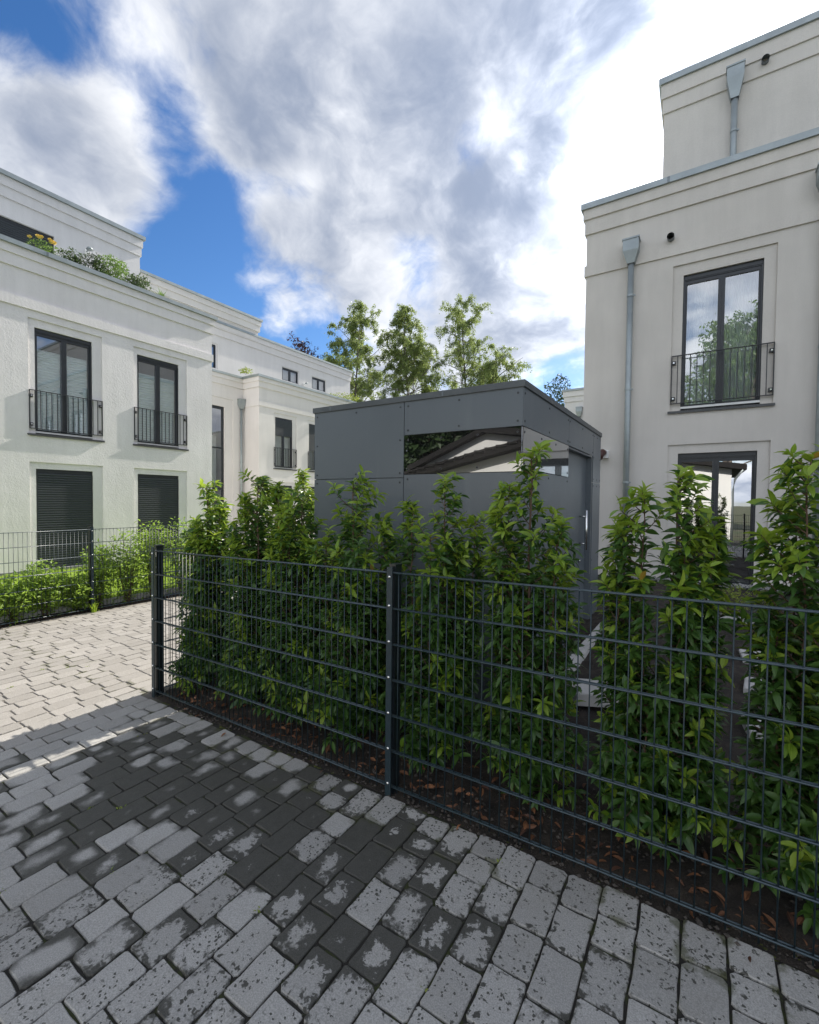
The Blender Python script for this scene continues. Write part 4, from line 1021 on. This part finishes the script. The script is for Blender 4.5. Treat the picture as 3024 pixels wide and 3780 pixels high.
def rock(g, p, s, rr):
    vs = [(p[0]+a*s*rr.uniform(.7, 1.2), p[1]+b*s*rr.uniform(.7, 1.2), p[2]+c*s*rr.uniform(.5, .9)) for a, b, c in ((1, 0, 0), (0, 1, 0), (-1, 0, 0), (0, -1, 0), (0, 0, 1), (.1, .1, -.6))]
    g.r = rr.random(); g.mesh(vs, [(0, 1, 4), (1, 2, 4), (2, 3, 4), (3, 0, 4), (1, 0, 5), (2, 1, 5), (3, 2, 5), (0, 3, 5)])
g = Geo()
for i in range(2600):
    x = r.uniform(-1.0, 2.2); y = 8.72+abs(r.gauss(0, .12)); y = min(y, 8.97); rock(g, (x, y, zb(x, y)+.02+.04*r.random()), r.uniform(.012, .028), r)
o = g.build('gravel', 'pebble', smooth=False); o['kind'] = 'stuff'
g = Geo()
for i in range(5200):
    x = r.uniform(-3.6, 1.4); y = 2.02+abs(r.gauss(0, .5)); rock(g, (x, y, (zb(x, y) if y > 2.12 else zp(x))+.003), r.choice([.003, .004, .005, .008, .012]), r)
o = g.build('soil_grit', 'soil_pebble', smooth=False); o['kind'] = 'stuff'
g = Geo()
for i in range(430):
    x = r.uniform(-3.7, 1.3); y = 2.08+abs(r.gauss(0, .16)) if r.random() < .75 else r.uniform(2.1, 3.1)
    d = rdir(r, r.uniform(-.1, .5)); g.r = r.random()**3
    put_leaf(g, leaf_matrix(Vector((x, y, zb(x, y)+.012+.03*r.random())), d, r.uniform(.022, .075), r, .6), LEAF_V[r.randrange(3)])
for i in range(16):
    x = r.uniform(-3.6, 1.2); y = 2.0+r.gauss(0, .03); g.r = r.random(); put_leaf(g, leaf_matrix(Vector((x, y, zp(x)+.012)), rdir(r, .1), r.uniform(.03, .05), r, .4), LEAF_V[r.randrange(3)])
o = g.build('leaf_litter', 'leaf_dead', attr=True); o['kind'] = 'stuff'
# moss cushions and weeds along the fence foot and in the joints
g = Geo()
for i in range(420):
    x = r.uniform(-3.7, 1.4); y = 2.055+r.gauss(0, .022); s = r.uniform(.008, .022); n = 7
    if mnoise.noise((x*3, 7, 0)) < -.05: continue
    ang = r.random()*6; z = zp(x)-.010
    rim = [(x+cos(ang+k*2*pi/n)*s*r.uniform(.7, 1.3), y+sin(ang+k*2*pi/n)*s*.7*r.uniform(.7, 1.3), z) for k in range(n)]
    top = (x, y, z+s*.45); base_i = len(g.v); g.mesh(rim+[top], [(k, (k+1) % n, n) for k in range(n)])
o = g.build('moss', 'moss', smooth=True); o['kind'] = 'stuff'
g = Geo()
for (sx_, sy_) in [(STONES[i][0], STONES[i][1]) for i in range(0, 300, 9)]:
    if r.random() < .45: continue
    cx_, cy_ = sx_+.071, sy_+r.uniform(-.1, .1)
    for k in range(r.randint(4, 10)):
        d = rdir(r, r.uniform(.3, 1.1)); g.r = r.random()
        put_leaf(g, leaf_matrix(Vector((cx_+r.gauss(0, .008), cy_+r.gauss(0, .012), zp(cx_)-.006)), d, r.uniform(.010, .024), r, .5), SMALL_LEAF)
o = g.build('joint_weeds', 'leaf_lime', attr=True); o['kind'] = 'stuff'
# lawn blades
g = Geo()
def blade(x, y, z, h):
    a = r.uniform(0, 2*pi); w = .004; dx_, dy_ = cos(a)*w, sin(a)*w; lx, ly = r.gauss(0, .4)*h, r.gauss(0, .4)*h; g.r = r.random()
    g.face([(x-dx_, y-dy_, z), (x+dx_, y+dy_, z), (x+lx, y+ly, z+h)])
for i in range(60000):
    y = r.uniform(.5, 9.5); x = r.uniform(-11.55, -8.05); blade(x, y, .02+(-8-x)*.022, r.uniform(.03, .07))
for i in range(2500):
    blade(-8.1+r.gauss(0, .05), r.uniform(.8, 7), .02, r.uniform(.05, .11))
o = g.build('lawn_grass', 'grass_blade', attr=True); o['kind'] = 'stuff'
